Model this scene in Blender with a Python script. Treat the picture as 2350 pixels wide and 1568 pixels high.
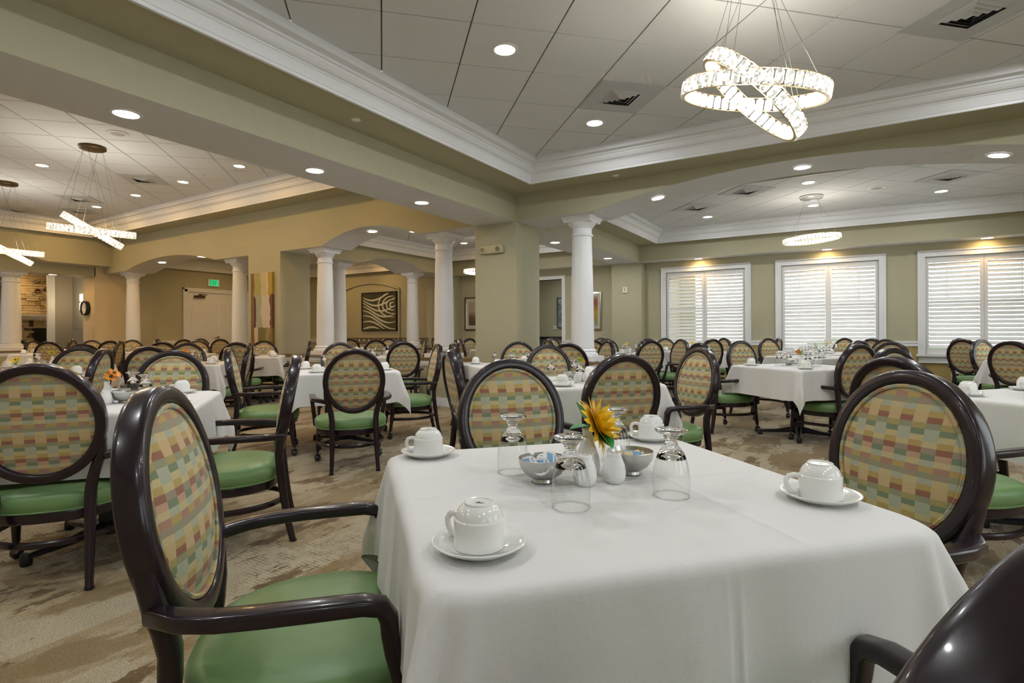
import bpy, bmesh, math, random
from mathutils import Vector, Matrix
PI = math.pi
R = math.radians
sc = bpy.context.scene
C = sc.collection
for o in list(bpy.data.objects):
    bpy.data.objects.remove(o)
random.seed(7)

# ---------------------------------------------------------------- camera
cam_d = bpy.data.cameras.new('camera')
cam = bpy.data.objects.new('camera', cam_d)
C.objects.link(cam)
cam_d.sensor_width = 36.0
cam_d.lens = 36.0 * 1266.0 / 2350.0
cam_d.shift_y = -20.0 / 2350.0
cam_d.clip_start = 0.02
cam.matrix_world = (Matrix.Translation((0, 0, 1.12)) @ Matrix.Rotation(R(31.5), 4, 'Z')
                    @ Matrix.Rotation(R(90), 4, 'X') @ Matrix.Rotation(R(-0.258), 4, 'Z'))
sc.camera = cam

# ---------------------------------------------------------------- world, exposure
sc.view_settings.view_transform = 'Standard'
sc.view_settings.look = 'None'
sc.view_settings.gamma = 1.0
sc.view_settings.use_curve_mapping = False
sc.view_settings.exposure = 0.18
sc.cycles.use_denoising = True
sc.cycles.use_adaptive_sampling = True
sc.cycles.adaptive_threshold = 0.10
sc.cycles.adaptive_min_samples = 12
sc.cycles.max_bounces = 10
sc.cycles.diffuse_bounces = 3
sc.cycles.glossy_bounces = 3
sc.cycles.transmission_bounces = 10
sc.cycles.transparent_max_bounces = 12
sc.cycles.sample_clamp_indirect = 6.0
sc.cycles.caustics_reflective = False
sc.cycles.caustics_refractive = False
world = bpy.data.worlds.new('sky')
sc.world = world
world.use_nodes = True
wn = world.node_tree.nodes
wn['Background'].inputs[0].default_value = (0.90, 0.96, 1.0, 1)
wn['Background'].inputs[1].default_value = 2.7

LAMP_W = {'cool': 9.6, 'warm': 7.4}
LAMP_C = {'cool': (0.96, 0.98, 1.0), 'warm': (1.0, 0.60, 0.21)}

# ---------------------------------------------------------------- materials
MATS = {}
def mat(name, col=(0.8, 0.8, 0.8), rough=0.5, metal=0.0, spec=0.5, trans=0.0, ior=1.45,
        emit=None, estr=0.0, noise=0.0, nscale=30.0, bump=0.0, bscale=200.0, coat=0.0, sheen=0.0):
    if name in MATS:
        return MATS[name]
    m = bpy.data.materials.new(name)
    m.use_nodes = True
    nt = m.node_tree
    b = nt.nodes['Principled BSDF']
    b.inputs['Base Color'].default_value = (*col, 1)
    b.inputs['Roughness'].default_value = rough
    b.inputs['Metallic'].default_value = metal
    b.inputs['Specular IOR Level'].default_value = spec
    b.inputs['Transmission Weight'].default_value = trans
    b.inputs['IOR'].default_value = ior
    b.inputs['Coat Weight'].default_value = coat
    b.inputs['Coat Roughness'].default_value = 0.08
    b.inputs['Sheen Weight'].default_value = sheen
    if emit:
        b.inputs['Emission Color'].default_value = (*emit, 1)
        b.inputs['Emission Strength'].default_value = estr
    tc = nt.nodes.new('ShaderNodeTexCoord')
    if noise > 0:
        n = nt.nodes.new('ShaderNodeTexNoise'); n.inputs['Scale'].default_value = nscale
        n.inputs['Detail'].default_value = 4
        nt.links.new(tc.outputs['Object'], n.inputs['Vector'])
        mx = nt.nodes.new('ShaderNodeMix'); mx.data_type = 'RGBA'
        mx.inputs[6].default_value = (*[max(0, c * (1 - noise)) for c in col], 1)
        mx.inputs[7].default_value = (*[min(1, c * (1 + noise)) for c in col], 1)
        nt.links.new(n.outputs['Fac'], mx.inputs[0])
        nt.links.new(mx.outputs[2], b.inputs['Base Color'])
    if bump > 0:
        n2 = nt.nodes.new('ShaderNodeTexNoise'); n2.inputs['Scale'].default_value = bscale
        n2.inputs['Detail'].default_value = 3
        nt.links.new(tc.outputs['Object'], n2.inputs['Vector'])
        bp = nt.nodes.new('ShaderNodeBump'); bp.inputs['Strength'].default_value = bump
        bp.inputs['Distance'].default_value = 0.01
        nt.links.new(n2.outputs['Fac'], bp.inputs['Height'])
        nt.links.new(bp.outputs['Normal'], b.inputs['Normal'])
    MATS[name] = m
    return m

def nodes_of(m):
    return m.node_tree.nodes, m.node_tree.links, m.node_tree.nodes['Principled BSDF']

WALL = mat('wall_paint', (0.44, 0.415, 0.285), 0.75, noise=0.04, nscale=14)
WHITE = mat('white_paint', (0.79, 0.80, 0.82), 0.42, noise=0.015, nscale=8)
UNDER = mat('soffit_white', (0.72, 0.73, 0.75), 0.7)
TILE = mat('ceiling_tile', (0.70, 0.715, 0.735), 0.9, noise=0.10, nscale=160)
GRIDM = mat('ceiling_grid', (0.16, 0.16, 0.16), 0.7)
GREYWALL = mat('grey_paint', (0.40, 0.37, 0.31), 0.75)
TANWALL = mat('tan_paint', (0.66, 0.55, 0.36), 0.7)
CREAM = mat('cream_cabinet', (0.62, 0.54, 0.38), 0.45)
WOOD = mat('espresso_wood', (0.016, 0.008, 0.012), 0.27, noise=0.2, nscale=18, coat=0.25, spec=0.45)
VINYL = mat('green_vinyl', (0.165, 0.290, 0.112), 0.40, noise=0.10, nscale=9, bump=0.04, bscale=120)
PIPE = mat('piping_fabric', (0.36, 0.30, 0.14), 0.8, noise=0.3, nscale=60)
CASTER = mat('caster_chrome', (0.10, 0.09, 0.10), 0.22, metal=0.9)
BLACK = mat('black_iron', (0.012, 0.012, 0.018), 0.42)
PORC = mat('white_porcelain', (0.80, 0.80, 0.77), 0.12, coat=0.3)
GLASS = mat('clear_glass', (1, 1, 1), 0.0, trans=1.0, ior=1.45)
STEEL = mat('brushed_steel', (0.55, 0.54, 0.52), 0.28, metal=1.0, noise=0.06, nscale=40)
CHROME = mat('chrome', (0.75, 0.74, 0.72), 0.12, metal=1.0)
GOLD = mat('gold_metal', (0.55, 0.40, 0.15), 0.3, metal=1.0)
BRONZE = mat('dark_bronze', (0.10, 0.065, 0.03), 0.35, metal=0.9)
PETAL = mat('yellow_petal', (1.0, 0.56, 0.02), 0.5, noise=0.25, nscale=25)
PETALO = mat('orange_petal', (0.95, 0.30, 0.02), 0.5, noise=0.2, nscale=25)
LEAF = mat('leaf_green', (0.02, 0.28, 0.05), 0.4, noise=0.35, nscale=20)
SPRIG = mat('sprig_green', (0.18, 0.55, 0.05), 0.45, noise=0.3, nscale=20)
SEEDS = mat('flower_centre', (0.10, 0.045, 0.01), 0.8, noise=0.4, nscale=90)
LENS = mat('lamp_lens', (1, 1, 1), 0.4, emit=(1.0, 0.96, 0.88), estr=9.0)
LENSW = mat('warm_lamp_lens', (1, 1, 1), 0.4, emit=(1.0, 0.88, 0.66), estr=9.0)
RING = mat('lamp_trim', (0.80, 0.80, 0.80), 0.3)
VENTM = mat('vent_metal', (0.52, 0.53, 0.55), 0.45, noise=0.04, nscale=6)
DARKM = mat('vent_dark', (0.03, 0.03, 0.035), 0.6)
CABLE = mat('steel_cable', (0.20, 0.19, 0.18), 0.35, metal=0.8)
GRANITE = mat('brown_granite', (0.20, 0.13, 0.07), 0.2, noise=0.7, nscale=55)
SHUT = mat('shutter_white', (0.80, 0.79, 0.77), 0.45)
PAPERB = mat('blue_print', (0.20, 0.42, 0.66), 0.5, noise=0.35, nscale=120)
PAPER = mat('white_paper', (0.82, 0.82, 0.80), 0.5)
SUGARP = mat('cream_paper', (0.72, 0.62, 0.36), 0.55)
CREAMC = mat('plastic_cup', (0.82, 0.80, 0.74), 0.3)

def thin_glass():
    m = bpy.data.materials.new('thin_glass'); m.use_nodes = True
    n, l = m.node_tree.nodes, m.node_tree.links
    n.remove(n['Principled BSDF'])
    tr = n.new('ShaderNodeBsdfTransparent'); tr.inputs[0].default_value = (0.97, 0.98, 0.97, 1)
    gl = n.new('ShaderNodeBsdfGlossy'); gl.inputs['Roughness'].default_value = 0.02
    lw = n.new('ShaderNodeLayerWeight'); lw.inputs['Blend'].default_value = 0.5
    pw = n.new('ShaderNodeMath'); pw.operation = 'POWER'; pw.inputs[1].default_value = 3.0
    l.new(lw.outputs['Facing'], pw.inputs[0])
    sc2 = n.new('ShaderNodeMath'); sc2.operation = 'MULTIPLY_ADD'; sc2.inputs[1].default_value = 0.55; sc2.inputs[2].default_value = 0.045
    l.new(pw.outputs[0], sc2.inputs[0])
    mx = n.new('ShaderNodeMixShader')
    l.new(sc2.outputs[0], mx.inputs[0]); l.new(tr.outputs[0], mx.inputs[1]); l.new(gl.outputs[0], mx.inputs[2])
    l.new(mx.outputs[0], n['Material Output'].inputs['Surface'])
    return m
THIN = thin_glass()
PANE = THIN

def cloth_material():
    m = mat('tablecloth_linen', (0.68, 0.67, 0.655), 0.8, sheen=0.1)
    n, l, b = nodes_of(m)
    tc = n.new('ShaderNodeTexCoord')
    w = n.new('ShaderNodeTexNoise'); w.inputs['Scale'].default_value = 5; w.inputs['Detail'].default_value = 5
    mp = n.new('ShaderNodeMapping'); mp.inputs['Scale'].default_value = (1, 1, 0.35)
    l.new(tc.outputs['Object'], mp.inputs[0]); l.new(mp.outputs[0], w.inputs['Vector'])
    th = n.new('ShaderNodeTexNoise'); th.inputs['Scale'].default_value = 420
    l.new(tc.outputs['Object'], th.inputs['Vector'])
    ad = n.new('ShaderNodeMath'); ad.operation = 'MULTIPLY_ADD'; ad.inputs[1].default_value = 0.06
    l.new(th.outputs['Fac'], ad.inputs[0]); l.new(w.outputs['Fac'], ad.inputs[2])
    bp = n.new('ShaderNodeBump'); bp.inputs['Strength'].default_value = 0.35; bp.inputs['Distance'].default_value = 0.02
    l.new(ad.outputs[0], bp.inputs['Height']); l.new(bp.outputs[0], b.inputs['Normal'])
    return m
CLOTH = cloth_material()

def fabric_material():
    """woven check: every row of cells alternates two colours, the rows repeat"""
    m = mat('check_fabric', (0.5, 0.45, 0.3), 0.85, sheen=0.1)
    n, l, b = nodes_of(m)
    tc = n.new('ShaderNodeTexCoord')
    sp = n.new('ShaderNodeSeparateXYZ'); l.new(tc.outputs['Object'], sp.inputs[0])
    def M(op, a, bb=None, c=None):
        k = n.new('ShaderNodeMath'); k.operation = op
        for i, v in enumerate((a, bb, c)):
            if v is None: continue
            if isinstance(v, (int, float)): k.inputs[i].default_value = v
            else: l.new(v, k.inputs[i])
        return k.outputs[0]
    rowf = M('FLOOR', M('MULTIPLY', sp.outputs['Z'], 1 / 0.0168))
    row = M('MODULO', M('ADD', rowf, 1000.0 * 12), 12.0)
    colf = M('FLOOR', M('ADD', M('MULTIPLY', sp.outputs['X'], 1 / 0.0385), 400.25))
    col = M('MODULO', colf, 2.0)
    idx = M('DIVIDE', M('ADD', M('ADD', M('MULTIPLY', row, 2.0), col), 0.5), 24.0)
    cr = n.new('ShaderNodeValToRGB'); cr.color_ramp.interpolation = 'CONSTANT'
    s2 = lambda r, g, bl: tuple((v / 255.0) ** 2.2 for v in (r, g, bl))
    green, mint, gold, cream = s2(112, 133, 104), s2(180, 184, 160), s2(190, 160, 88), s2(208, 190, 135)
    brick, mauve, pink, sage = s2(150, 86, 66), s2(160, 142, 122), s2(202, 158, 128), s2(148, 150, 118)
    peach, taupe, rose, olive = s2(212, 180, 130), s2(152, 138, 112), s2(176, 128, 108), s2(176, 158, 92)
    seq = [cream, mint, green, mint, olive, sage, peach, brick, peach, gold, cream, mint,
           mauve, sage, rose, gold, cream, mint, pink, green, brick, mauve, gold, cream]
    avg = (0.42, 0.36, 0.235)
    seq = [tuple(0.80 * c + 0.20 * a for c, a in zip(q, avg)) for q in seq]
    e = cr.color_ramp.elements
    while len(e) < 24: e.new(0.5)
    for i, c in enumerate(seq):
        e[i].position = i / 24.0
    for i, c in enumerate(seq):
        e[i].color = (*c, 1)
    l.new(idx, cr.inputs[0])
    wv = n.new('ShaderNodeTexNoise'); wv.inputs['Scale'].default_value = 330
    mp = n.new('ShaderNodeMapping'); mp.inputs['Scale'].default_value = (1.0, 1.0, 3.0)
    l.new(tc.outputs['Object'], mp.inputs[0]); l.new(mp.outputs[0], wv.inputs['Vector'])
    mx = n.new('ShaderNodeMix'); mx.data_type = 'RGBA'; mx.blend_type = 'MULTIPLY'
    mx.inputs[0].default_value = 0.5
    l.new(cr.outputs[0], mx.inputs[6])
    cr2 = n.new('ShaderNodeValToRGB'); cr2.color_ramp.elements[0].position = 0.3; cr2.color_ramp.elements[1].position = 0.7
    cr2.color_ramp.elements[0].color = (0.55, 0.55, 0.55, 1)
    l.new(wv.outputs['Fac'], cr2.inputs[0]); l.new(cr2.outputs[0], mx.inputs[7])
    l.new(mx.outputs[2], b.inputs['Base Color'])
    bp = n.new('ShaderNodeBump'); bp.inputs['Strength'].default_value = 0.15; bp.inputs['Distance'].default_value = 0.004
    l.new(wv.outputs['Fac'], bp.inputs['Height']); l.new(bp.outputs[0], b.inputs['Normal'])
    return m
FABRIC = fabric_material()

def carpet_material():
    m = mat('patterned_carpet', (0.4, 0.32, 0.18), 0.95, sheen=0.2)
    n, l, b = nodes_of(m)
    tc = n.new('ShaderNodeTexCoord')
    def noise(scale, vec, detail=5, rough=0.6):
        k = n.new('ShaderNodeTexNoise'); k.inputs['Scale'].default_value = scale
        k.inputs['Detail'].default_value = detail; k.inputs['Roughness'].default_value = rough
        l.new(vec, k.inputs['Vector']); return k.outputs['Fac']
    def mapping(sx, sy, sz=1.0, rot=0.0):
        k = n.new('ShaderNodeMapping'); k.inputs['Scale'].default_value = (sx, sy, sz)
        k.inputs['Rotation'].default_value = (0, 0, rot)
        l.new(tc.outputs['Object'], k.inputs[0]); return k.outputs[0]
    def ramp(src, stops, const=False):
        k = n.new('ShaderNodeValToRGB')
        if const: k.color_ramp.interpolation = 'CONSTANT'
        e = k.color_ramp.elements
        while len(e) < len(stops): e.new(0.5)
        for i, (p, c) in enumerate(stops):
            e[i].position = p; e[i].color = (*c, 1)
        l.new(src, k.inputs[0]); return k.outputs[0]
    def mix(fac, a, c, mode='MIX'):
        k = n.new('ShaderNodeMix'); k.data_type = 'RGBA'; k.blend_type = mode
        if isinstance(fac, float): k.inputs[0].default_value = fac
        else: l.new(fac, k.inputs[0])
        for s, v in ((6, a), (7, c)):
            if isinstance(v, tuple): k.inputs[s].default_value = (*v, 1)
            else: l.new(v, k.inputs[s])
        return k.outputs[2]
    # planks running along Y, two offset layouts
    br = n.new('ShaderNodeTexBrick')
    br.inputs['Scale'].default_value = 1.0; br.inputs['Mortar Size'].default_value = 0.0
    br.inputs['Brick Width'].default_value = 0.92; br.inputs['Row Height'].default_value = 0.31
    br.inputs['Color1'].default_value = (0, 0, 0, 1); br.inputs['Color2'].default_value = (1, 1, 1, 1)
    br.offset = 0.37
    l.new(mapping(1, 1, 1, R(90)), br.inputs['Vector'])
    base = ramp(br.outputs['Color'], [(0.0, (0.40, 0.30, 0.155)), (0.2, (0.24, 0.155, 0.05)), (0.4, (0.49, 0.41, 0.27)),
                                      (0.6, (0.34, 0.245, 0.11)), (0.8, (0.45, 0.37, 0.235))], True)
    worn = noise(1.9, mapping(1.6, 0.7), 8, 0.72)
    c1 = mix(ramp(worn, [(0.50, (0, 0, 0)), (0.54, (1, 1, 1))]), base, (0.45, 0.37, 0.235))
    dark = noise(2.3, mapping(2.0, 0.75, 1, 0.1), 8, 0.72)
    c2 = mix(ramp(dark, [(0.555, (0, 0, 0)), (0.570, (1, 1, 1))]), c1, (0.155, 0.085, 0.016))
    gold = noise(1.1, mapping(1.9, 0.9, 1, 0.4), 7, 0.65)
    c3 = mix(ramp(gold, [(0.54, (0, 0, 0)), (0.58, (0.85, 0.85, 0.85))]), c2, (0.25, 0.16, 0.045))
    br2 = n.new('ShaderNodeTexBrick')
    br2.inputs['Scale'].default_value = 1.0; br2.inputs['Mortar Size'].default_value = 0.0035
    br2.inputs['Brick Width'].default_value = 0.16; br2.inputs['Row Height'].default_value = 0.021
    l.new(mapping(1, 1, 1), br2.inputs['Vector'])
    hmask = ramp(noise(0.9, mapping(1, 1), 4), [(0.50, (0, 0, 0)), (0.56, (1, 1, 1))])
    hbrk = ramp(noise(14, mapping(1, 1), 3), [(0.45, (0, 0, 0)), (0.55, (0.75, 0.75, 0.75))])
    hm = n.new('ShaderNodeMath'); hm.operation = 'MULTIPLY'
    l.new(br2.outputs['Fac'], hm.inputs[0]); l.new(hmask, hm.inputs[1])
    hm2 = n.new('ShaderNodeMath'); hm2.operation = 'MULTIPLY'
    l.new(hm.outputs[0], hm2.inputs[0]); l.new(hbrk, hm2.inputs[1])
    c4 = mix(hm2.outputs[0], c3, (0.12, 0.07, 0.02))
    pile = noise(150, mapping(1, 1), 2)
    c5 = mix(0.75, c4, ramp(pile, [(0.30, (0.30, 0.28, 0.24)), (0.70, (1.0, 1.0, 1.0))]), 'MULTIPLY')
    l.new(c5, b.inputs['Base Color'])
    bp = n.new('ShaderNodeBump'); bp.inputs['Strength'].default_value = 0.5; bp.inputs['Distance'].default_value = 0.006
    l.new(pile, bp.inputs['Height']); l.new(bp.outputs[0], b.inputs['Normal'])
    return m
CARPET = carpet_material()

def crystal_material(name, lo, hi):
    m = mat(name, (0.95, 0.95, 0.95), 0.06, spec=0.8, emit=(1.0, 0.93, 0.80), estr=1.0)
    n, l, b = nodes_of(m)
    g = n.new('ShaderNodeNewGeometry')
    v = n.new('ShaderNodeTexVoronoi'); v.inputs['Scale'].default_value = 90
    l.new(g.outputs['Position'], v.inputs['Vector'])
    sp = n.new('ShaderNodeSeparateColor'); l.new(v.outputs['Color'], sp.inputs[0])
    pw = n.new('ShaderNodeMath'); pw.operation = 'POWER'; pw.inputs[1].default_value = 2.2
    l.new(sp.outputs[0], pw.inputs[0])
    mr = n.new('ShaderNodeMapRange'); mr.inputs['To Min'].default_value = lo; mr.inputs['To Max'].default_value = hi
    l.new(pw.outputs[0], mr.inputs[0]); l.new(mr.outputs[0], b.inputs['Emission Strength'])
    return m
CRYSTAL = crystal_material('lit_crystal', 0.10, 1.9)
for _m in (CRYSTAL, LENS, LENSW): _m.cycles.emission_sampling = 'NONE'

# ---------------------------------------------------------------- mesh helpers
def box(bm, x0, x1, y0, y1, z0, z1, mi=0):
    v = [bm.verts.new(p) for p in ((x0, y0, z0), (x1, y0, z0), (x1, y1, z0), (x0, y1, z0),
                                   (x0, y0, z1), (x1, y0, z1), (x1, y1, z1), (x0, y1, z1))]
    for q in ((0, 3, 2, 1), (4, 5, 6, 7), (0, 1, 5, 4), (1, 2, 6, 5), (2, 3, 7, 6), (3, 0, 4, 7)):
        f = bm.faces.new([v[i] for i in q]); f.material_index = mi
    return v

def sweep(bm, pts, secs, up=(0, 0, 1), closed=False, n=8, cap=True, power=0.55, ups=None):
    """sweep a rounded-rectangle section along pts; secs = (width, height) or one per point"""
    pts = [Vector(p) for p in pts]
    k = len(pts)
    if isinstance(secs[0], (int, float)): secs = [secs] * k
    rings = []
    for i, p in enumerate(pts):
        a = pts[(i - 1) % k] if (closed or i > 0) else p
        c = pts[(i + 1) % k] if (closed or i < k - 1) else p
        t = (c - a).normalized()
        u = Vector(ups[i] if ups else up)
        s = t.cross(u)
        if s.length < 1e-5: s = t.cross(Vector((1, 0, 0)))
        s.normalize(); w = s.cross(t).normalized()
        ring = []
        for j in range(n):
            an = 2 * PI * (j + 0.5) / n
            ca, sa = math.cos(an), math.sin(an)
            x = math.copysign(abs(ca) ** power, ca) * secs[i][0] / 2
            y = math.copysign(abs(sa) ** power, sa) * secs[i][1] / 2
            ring.append(bm.verts.new(p + s * x + w * y))
        rings.append(ring)
    m = k if closed else k - 1
    for i in range(m):
        r0, r1 = rings[i], rings[(i + 1) % k]
        for j in range(n):
            bm.faces.new((r0[j], r0[(j + 1) % n], r1[(j + 1) % n], r1[j]))
    if cap and not closed:
        bm.faces.new(rings[0][::-1]); bm.faces.new(rings[-1])

def lathe(bm, prof, n=24, cx=0, cy=0, cz=0, sx=1.0, sy=1.0):
    """prof: list of (r, z); r = 0 ends close"""
    rings = []
    for r, z in prof:
        if r < 1e-6: rings.append([bm.verts.new((cx, cy, cz + z))])
        else: rings.append([bm.verts.new((cx + sx * r * math.cos(2 * PI * j / n), cy + sy * r * math.sin(2 * PI * j / n), cz + z)) for j in range(n)])
    for a, c in zip(rings, rings[1:]):
        for j in range(n):
            j2 = (j + 1) % n
            if len(a) == 1 and len(c) == 1: continue
            if len(a) == 1: bm.faces.new((a[0], c[j2], c[j]))
            elif len(c) == 1: bm.faces.new((a[j], a[j2], c[0]))
            else: bm.faces.new((a[j], a[j2], c[j2], c[j]))

def prism(bm, poly, axis, a0, a1):
    """extrude a 2D polygon; axis 'Y': poly=(x,z); axis 'X': poly=(y,z); axis 'Z': poly=(x,y)"""
    def P(q, a):
        return {'Y': (q[0], a, q[1]), 'X': (a, q[0], q[1]), 'Z': (q[0], q[1], a)}[axis]
    v0 = [bm.verts.new(P(q, a0)) for q in poly]
    v1 = [bm.verts.new(P(q, a1)) for q in poly]
    k = len(poly)
    bm.faces.new(v0); bm.faces.new(v1[::-1])
    for i in range(k):
        bm.faces.new((v0[i], v1[i], v1[(i + 1) % k], v0[(i + 1) % k]))

def finish(bm, smooth=False, auto=None):
    bmesh.ops.recalc_face_normals(bm, faces=bm.faces[:])
    if smooth:
        for f in bm.faces: f.smooth = True
    if auto:
        for e in bm.edges:
            if len(e.link_faces) == 2 and e.calc_face_angle(0) > auto: e.smooth = False

def mesh(bm, name, mats, smooth=False, auto=0.7):
    finish(bm, smooth, auto if smooth else None)
    me = bpy.data.meshes.new(name)
    bm.to_mesh(me); bm.free()
    for m in (mats if isinstance(mats, (list, tuple)) else [mats]): me.materials.append(m)
    return me

def obj(name, me, parent=None, loc=(0, 0, 0), rz=0.0):
    o = bpy.data.objects.new(name, me)
    C.objects.link(o)
    o.location = loc; o.rotation_euler = (0, 0, rz)
    if parent: o.parent = parent
    return o

def build(name, fn, mats, parent=None, smooth=False, loc=(0, 0, 0), rz=0.0, auto=0.7):
    bm = bmesh.new(); fn(bm)
    return obj(name, mesh(bm, name, mats, smooth, auto), parent, loc, rz)

def tag(o, label, cat, group=None):
    o['label'] = label; o['category'] = cat
    if group: o['group'] = group
    return o

def thing(name, label, cat, loc=(0, 0, 0), rz=0.0, group=None):
    return tag(obj(name, None, None, loc, rz), label, cat, group)

def struct(o, label=None):
    o['kind'] = 'structure'
    if label: o['label'] = label
    return o

def copy_tree(o, parent=None):
    c = o.copy(); C.objects.link(c)
    if parent: c.parent = parent
    for ch in list(o.children):
        copy_tree(ch, c)
    return c

class Kit:
    """a thing described once: list of (part name, mesh, local offset, [sub-parts])"""
    def __init__(self, name): self.name, self.parts = name, []
    def add(self, pname, me, subs=()): self.parts.append((pname, me, subs)); return self
    def place(self, label, cat, loc, rz=0.0, group=None, only=None, rot=None):
        t = thing(self.name, label, cat, loc, rz, group)
        if rot: t.rotation_euler = rot
        for pname, me, subs in self.parts:
            if only and pname not in only: continue
            p = obj(pname, me, t)
            for sn, sm in subs: obj(sn, sm, p)
        return t

def M(fn, name, mats, smooth=False, auto=0.7):
    bm = bmesh.new(); fn(bm); return mesh(bm, name, mats, smooth, auto)

# ================================================================ THE ROOM
ZC, ZS, ZB = 3.285, 3.03, 2.68           # ceiling, tray soffit, beam underside
ZCL, ZSL = 3.83, 3.51                    # the taller hall beyond the beam
X1, X1B = -3.97, -4.67                   # beam between the halls
Y2, Y2B = 6.60, 7.27                     # arcade wall
YS, YW = 11.88, 12.25                    # window soffit, window wall
XR = 2.97
XL = -16.33
YB = -3.2
ZTOP = 3.95

struct(build('floor', lambda b: box(b, -23, 6, YB - 0.2, 18, -0.1, 0.0), CARPET), 'beige, gold and brown plank-patterned carpet')

def underside_white(o):
    for f in o.data.polygons:
        if f.normal.z < -0.25 and f.center.z > 2.0: f.material_index = 1
    return o

def arc(x0, x1, z0, rise, n=24):
    """points of a circular segment arch from x0 to x1"""
    half = (x1 - x0) / 2.0; cx = (x0 + x1) / 2.0
    rr = (half * half + rise * rise) / (2 * rise)
    a = math.asin(half / rr)
    return [(cx + rr * math.sin(-a + 2 * a * i / n), z0 + rise - rr + rr * math.cos(-a + 2 * a * i / n)) for i in range(n + 1)]

def beam(name, axis, a0, a1, b0, b1, arches, ztop=ZTOP, zb=ZB):
    """wall over openings: runs b0..b1, thickness a0..a1, bottom at zb with arches [(s0, s1, rise)]"""
    poly = [(b0, zb)]
    for s0, s1, rise in arches: poly += arc(s0, s1, zb, rise)
    poly += [(b1, zb), (b1, ztop), (b0, ztop)]
    bm = bmesh.new(); prism(bm, poly, axis, a0, a1)
    o = obj(name, mesh(bm, name, [WALL, UNDER], False))
    # shade the arch smoothly
    return struct(underside_white(o))

beam('wall_arcade_left', 'Y', Y2, Y2B, XL, -10.17, [(-15.19, -11.33, 0.225)])
beam('wall_arcade_middle', 'Y', Y2, Y2B, -9.17, X1B, [(-8.0, -5.78, 0.235)])
beam('wall_arcade_right', 'Y', Y2, Y2B, X1, XR, [(-2.81, 1.81, 0.277)])
beam('wall_beam_centre', 'X', X1B, X1, YB, YW, [])
beam('wall_cross_beam', 'X', -10.17, -9.17, Y2B, YW, [(8.66, 10.72, 0.20)])
struct(build('wall_pier_centre', lambda b: box(b, X1B, X1, Y2, Y2B, 0, ZB), WALL))
struct(build('wall_pier_left', lambda b: box(b, -10.17, -9.17, Y2, Y2B, 0, ZTOP), WALL))
beam('wall_soffit_window', 'Y', YS, YW, X1, XR, [])
beam('wall_soffit_middle', 'Y', YS, YW, -9.17, X1B, [])
# end pilasters on the window wall
struct(build('wall_pilaster_window', lambda b: box(b, X1B, X1, 12.02, YW, 0, ZB), WALL))
struct(build('wall_pilaster_cross', lambda b: box(b, -10.17, -9.17, 12.0, YW, 0, ZB), WALL))

# window wall with its openings
WINS = [(-3.58, -1.74), (-1.27, 0.56), (1.04, 2.87)]
WTOP, WSILL = 2.54, 0.70
CW = 0.105                                # casing width
def wall_windows(b):
    xs = [X1B]
    for a, c in WINS:
        xs += [a + CW, c - CW]
    xs += [XR + 0.15]
    for i in range(0, len(xs), 2): box(b, xs[i], xs[i + 1], YW, YW + 0.16, 0, ZTOP)
    for a, c in WINS:
        box(b, a + CW, c - CW, YW, YW + 0.16, 0, WSILL)
        box(b, a + CW, c - CW, YW, YW + 0.16, WTOP - CW, ZTOP)
struct(build('wall_window', wall_windows, WALL))
DR0, DR1, DRT = -7.02, -6.05, 2.44
def wall_far(b):
    box(b, -17.2, DR0, YW, YW + 0.16, 0, ZTOP)
    box(b, DR1, X1B, YW, YW + 0.16, 0, ZTOP)
    box(b, DR0, DR1, YW, YW + 0.16, DRT, ZTOP)
struct(build('wall_far', wall_far, WALL))
def wall_right(b):
    # side wall out of the picture, with four tall windows
    ys = [YB, -2.2, -0.9, 0.2, 1.5, 2.6, 3.9, 8.0, 10.6, 12.4]
    for i in range(0, len(ys), 2): box(b, XR, XR + 0.16, ys[i], ys[i + 1], 0, ZTOP)
    for i in range(1, len(ys) - 1, 2):
        box(b, XR, XR + 0.16, ys[i], ys[i + 1], 0, 0.75)
        box(b, XR, XR + 0.16, ys[i], ys[i + 1], 2.5, ZTOP)
struct(build('wall_right', wall_right, WALL))
def wall_back(b):
    box(b, -17.2, 3.1, YB - 0.16, YB, 0, ZTOP)
struct(build('wall_back', wall_back, WALL))

# left end of the tall hall: fascia with an arch, lower beam behind it, pier, passage beyond
beam('wall_fascia_left', 'X', XL, -15.95, YB, Y2, [(1.6, 5.3, 0.30)], zb=2.84)
beam('wall_beam_left', 'X', -17.0, XL, YB, 6.42, [], zb=2.60, ztop=ZTOP)
struct(build('wall_pier_clock', lambda b: box(b, -17.0, XL, 6.40, 7.28, 0, ZTOP), TANWALL))
struct(build('wall_side_door', lambda b: (box(b, -16.55, XL, 7.28, 7.76, 0, ZTOP), box(b, -16.6, -16.42, 7.76, 8.72, 0, ZTOP),
      box(b, -16.6, -16.42, 10.7, YW, 0, ZTOP), box(b, -16.6, -16.42, 8.72, 10.7, 2.36, ZTOP)), WALL))
struct(build('wall_passage', lambda b: (box(b, -20.6, -20.5, 6.97, 7.5, 0, ZTOP), box(b, -20.6, -20.5, YB, 4.4, 0, ZTOP),
      box(b, -20.6, -20.5, 4.4, 6.97, 3.05, ZTOP)), GREYWALL))
struct(build('wall_sconce', lambda b: box(b, -20.6, -16.99, 7.45, 7.6, 0, ZTOP), GREYWALL))
struct(build('wall_lounge', lambda b: (box(b, -22.3, -22.1, YB, 7.5, 0, ZTOP),), CREAM))
struct(build('wall_lounge_side', lambda b: box(b, -22.2, -20.6, 7.45, 7.6, 0, ZTOP), CREAM))
struct(build('ceiling_passage', lambda b: box(b, -22.3, -17.0, YB, 7.6, 3.1, 3.2), UNDER))
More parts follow.
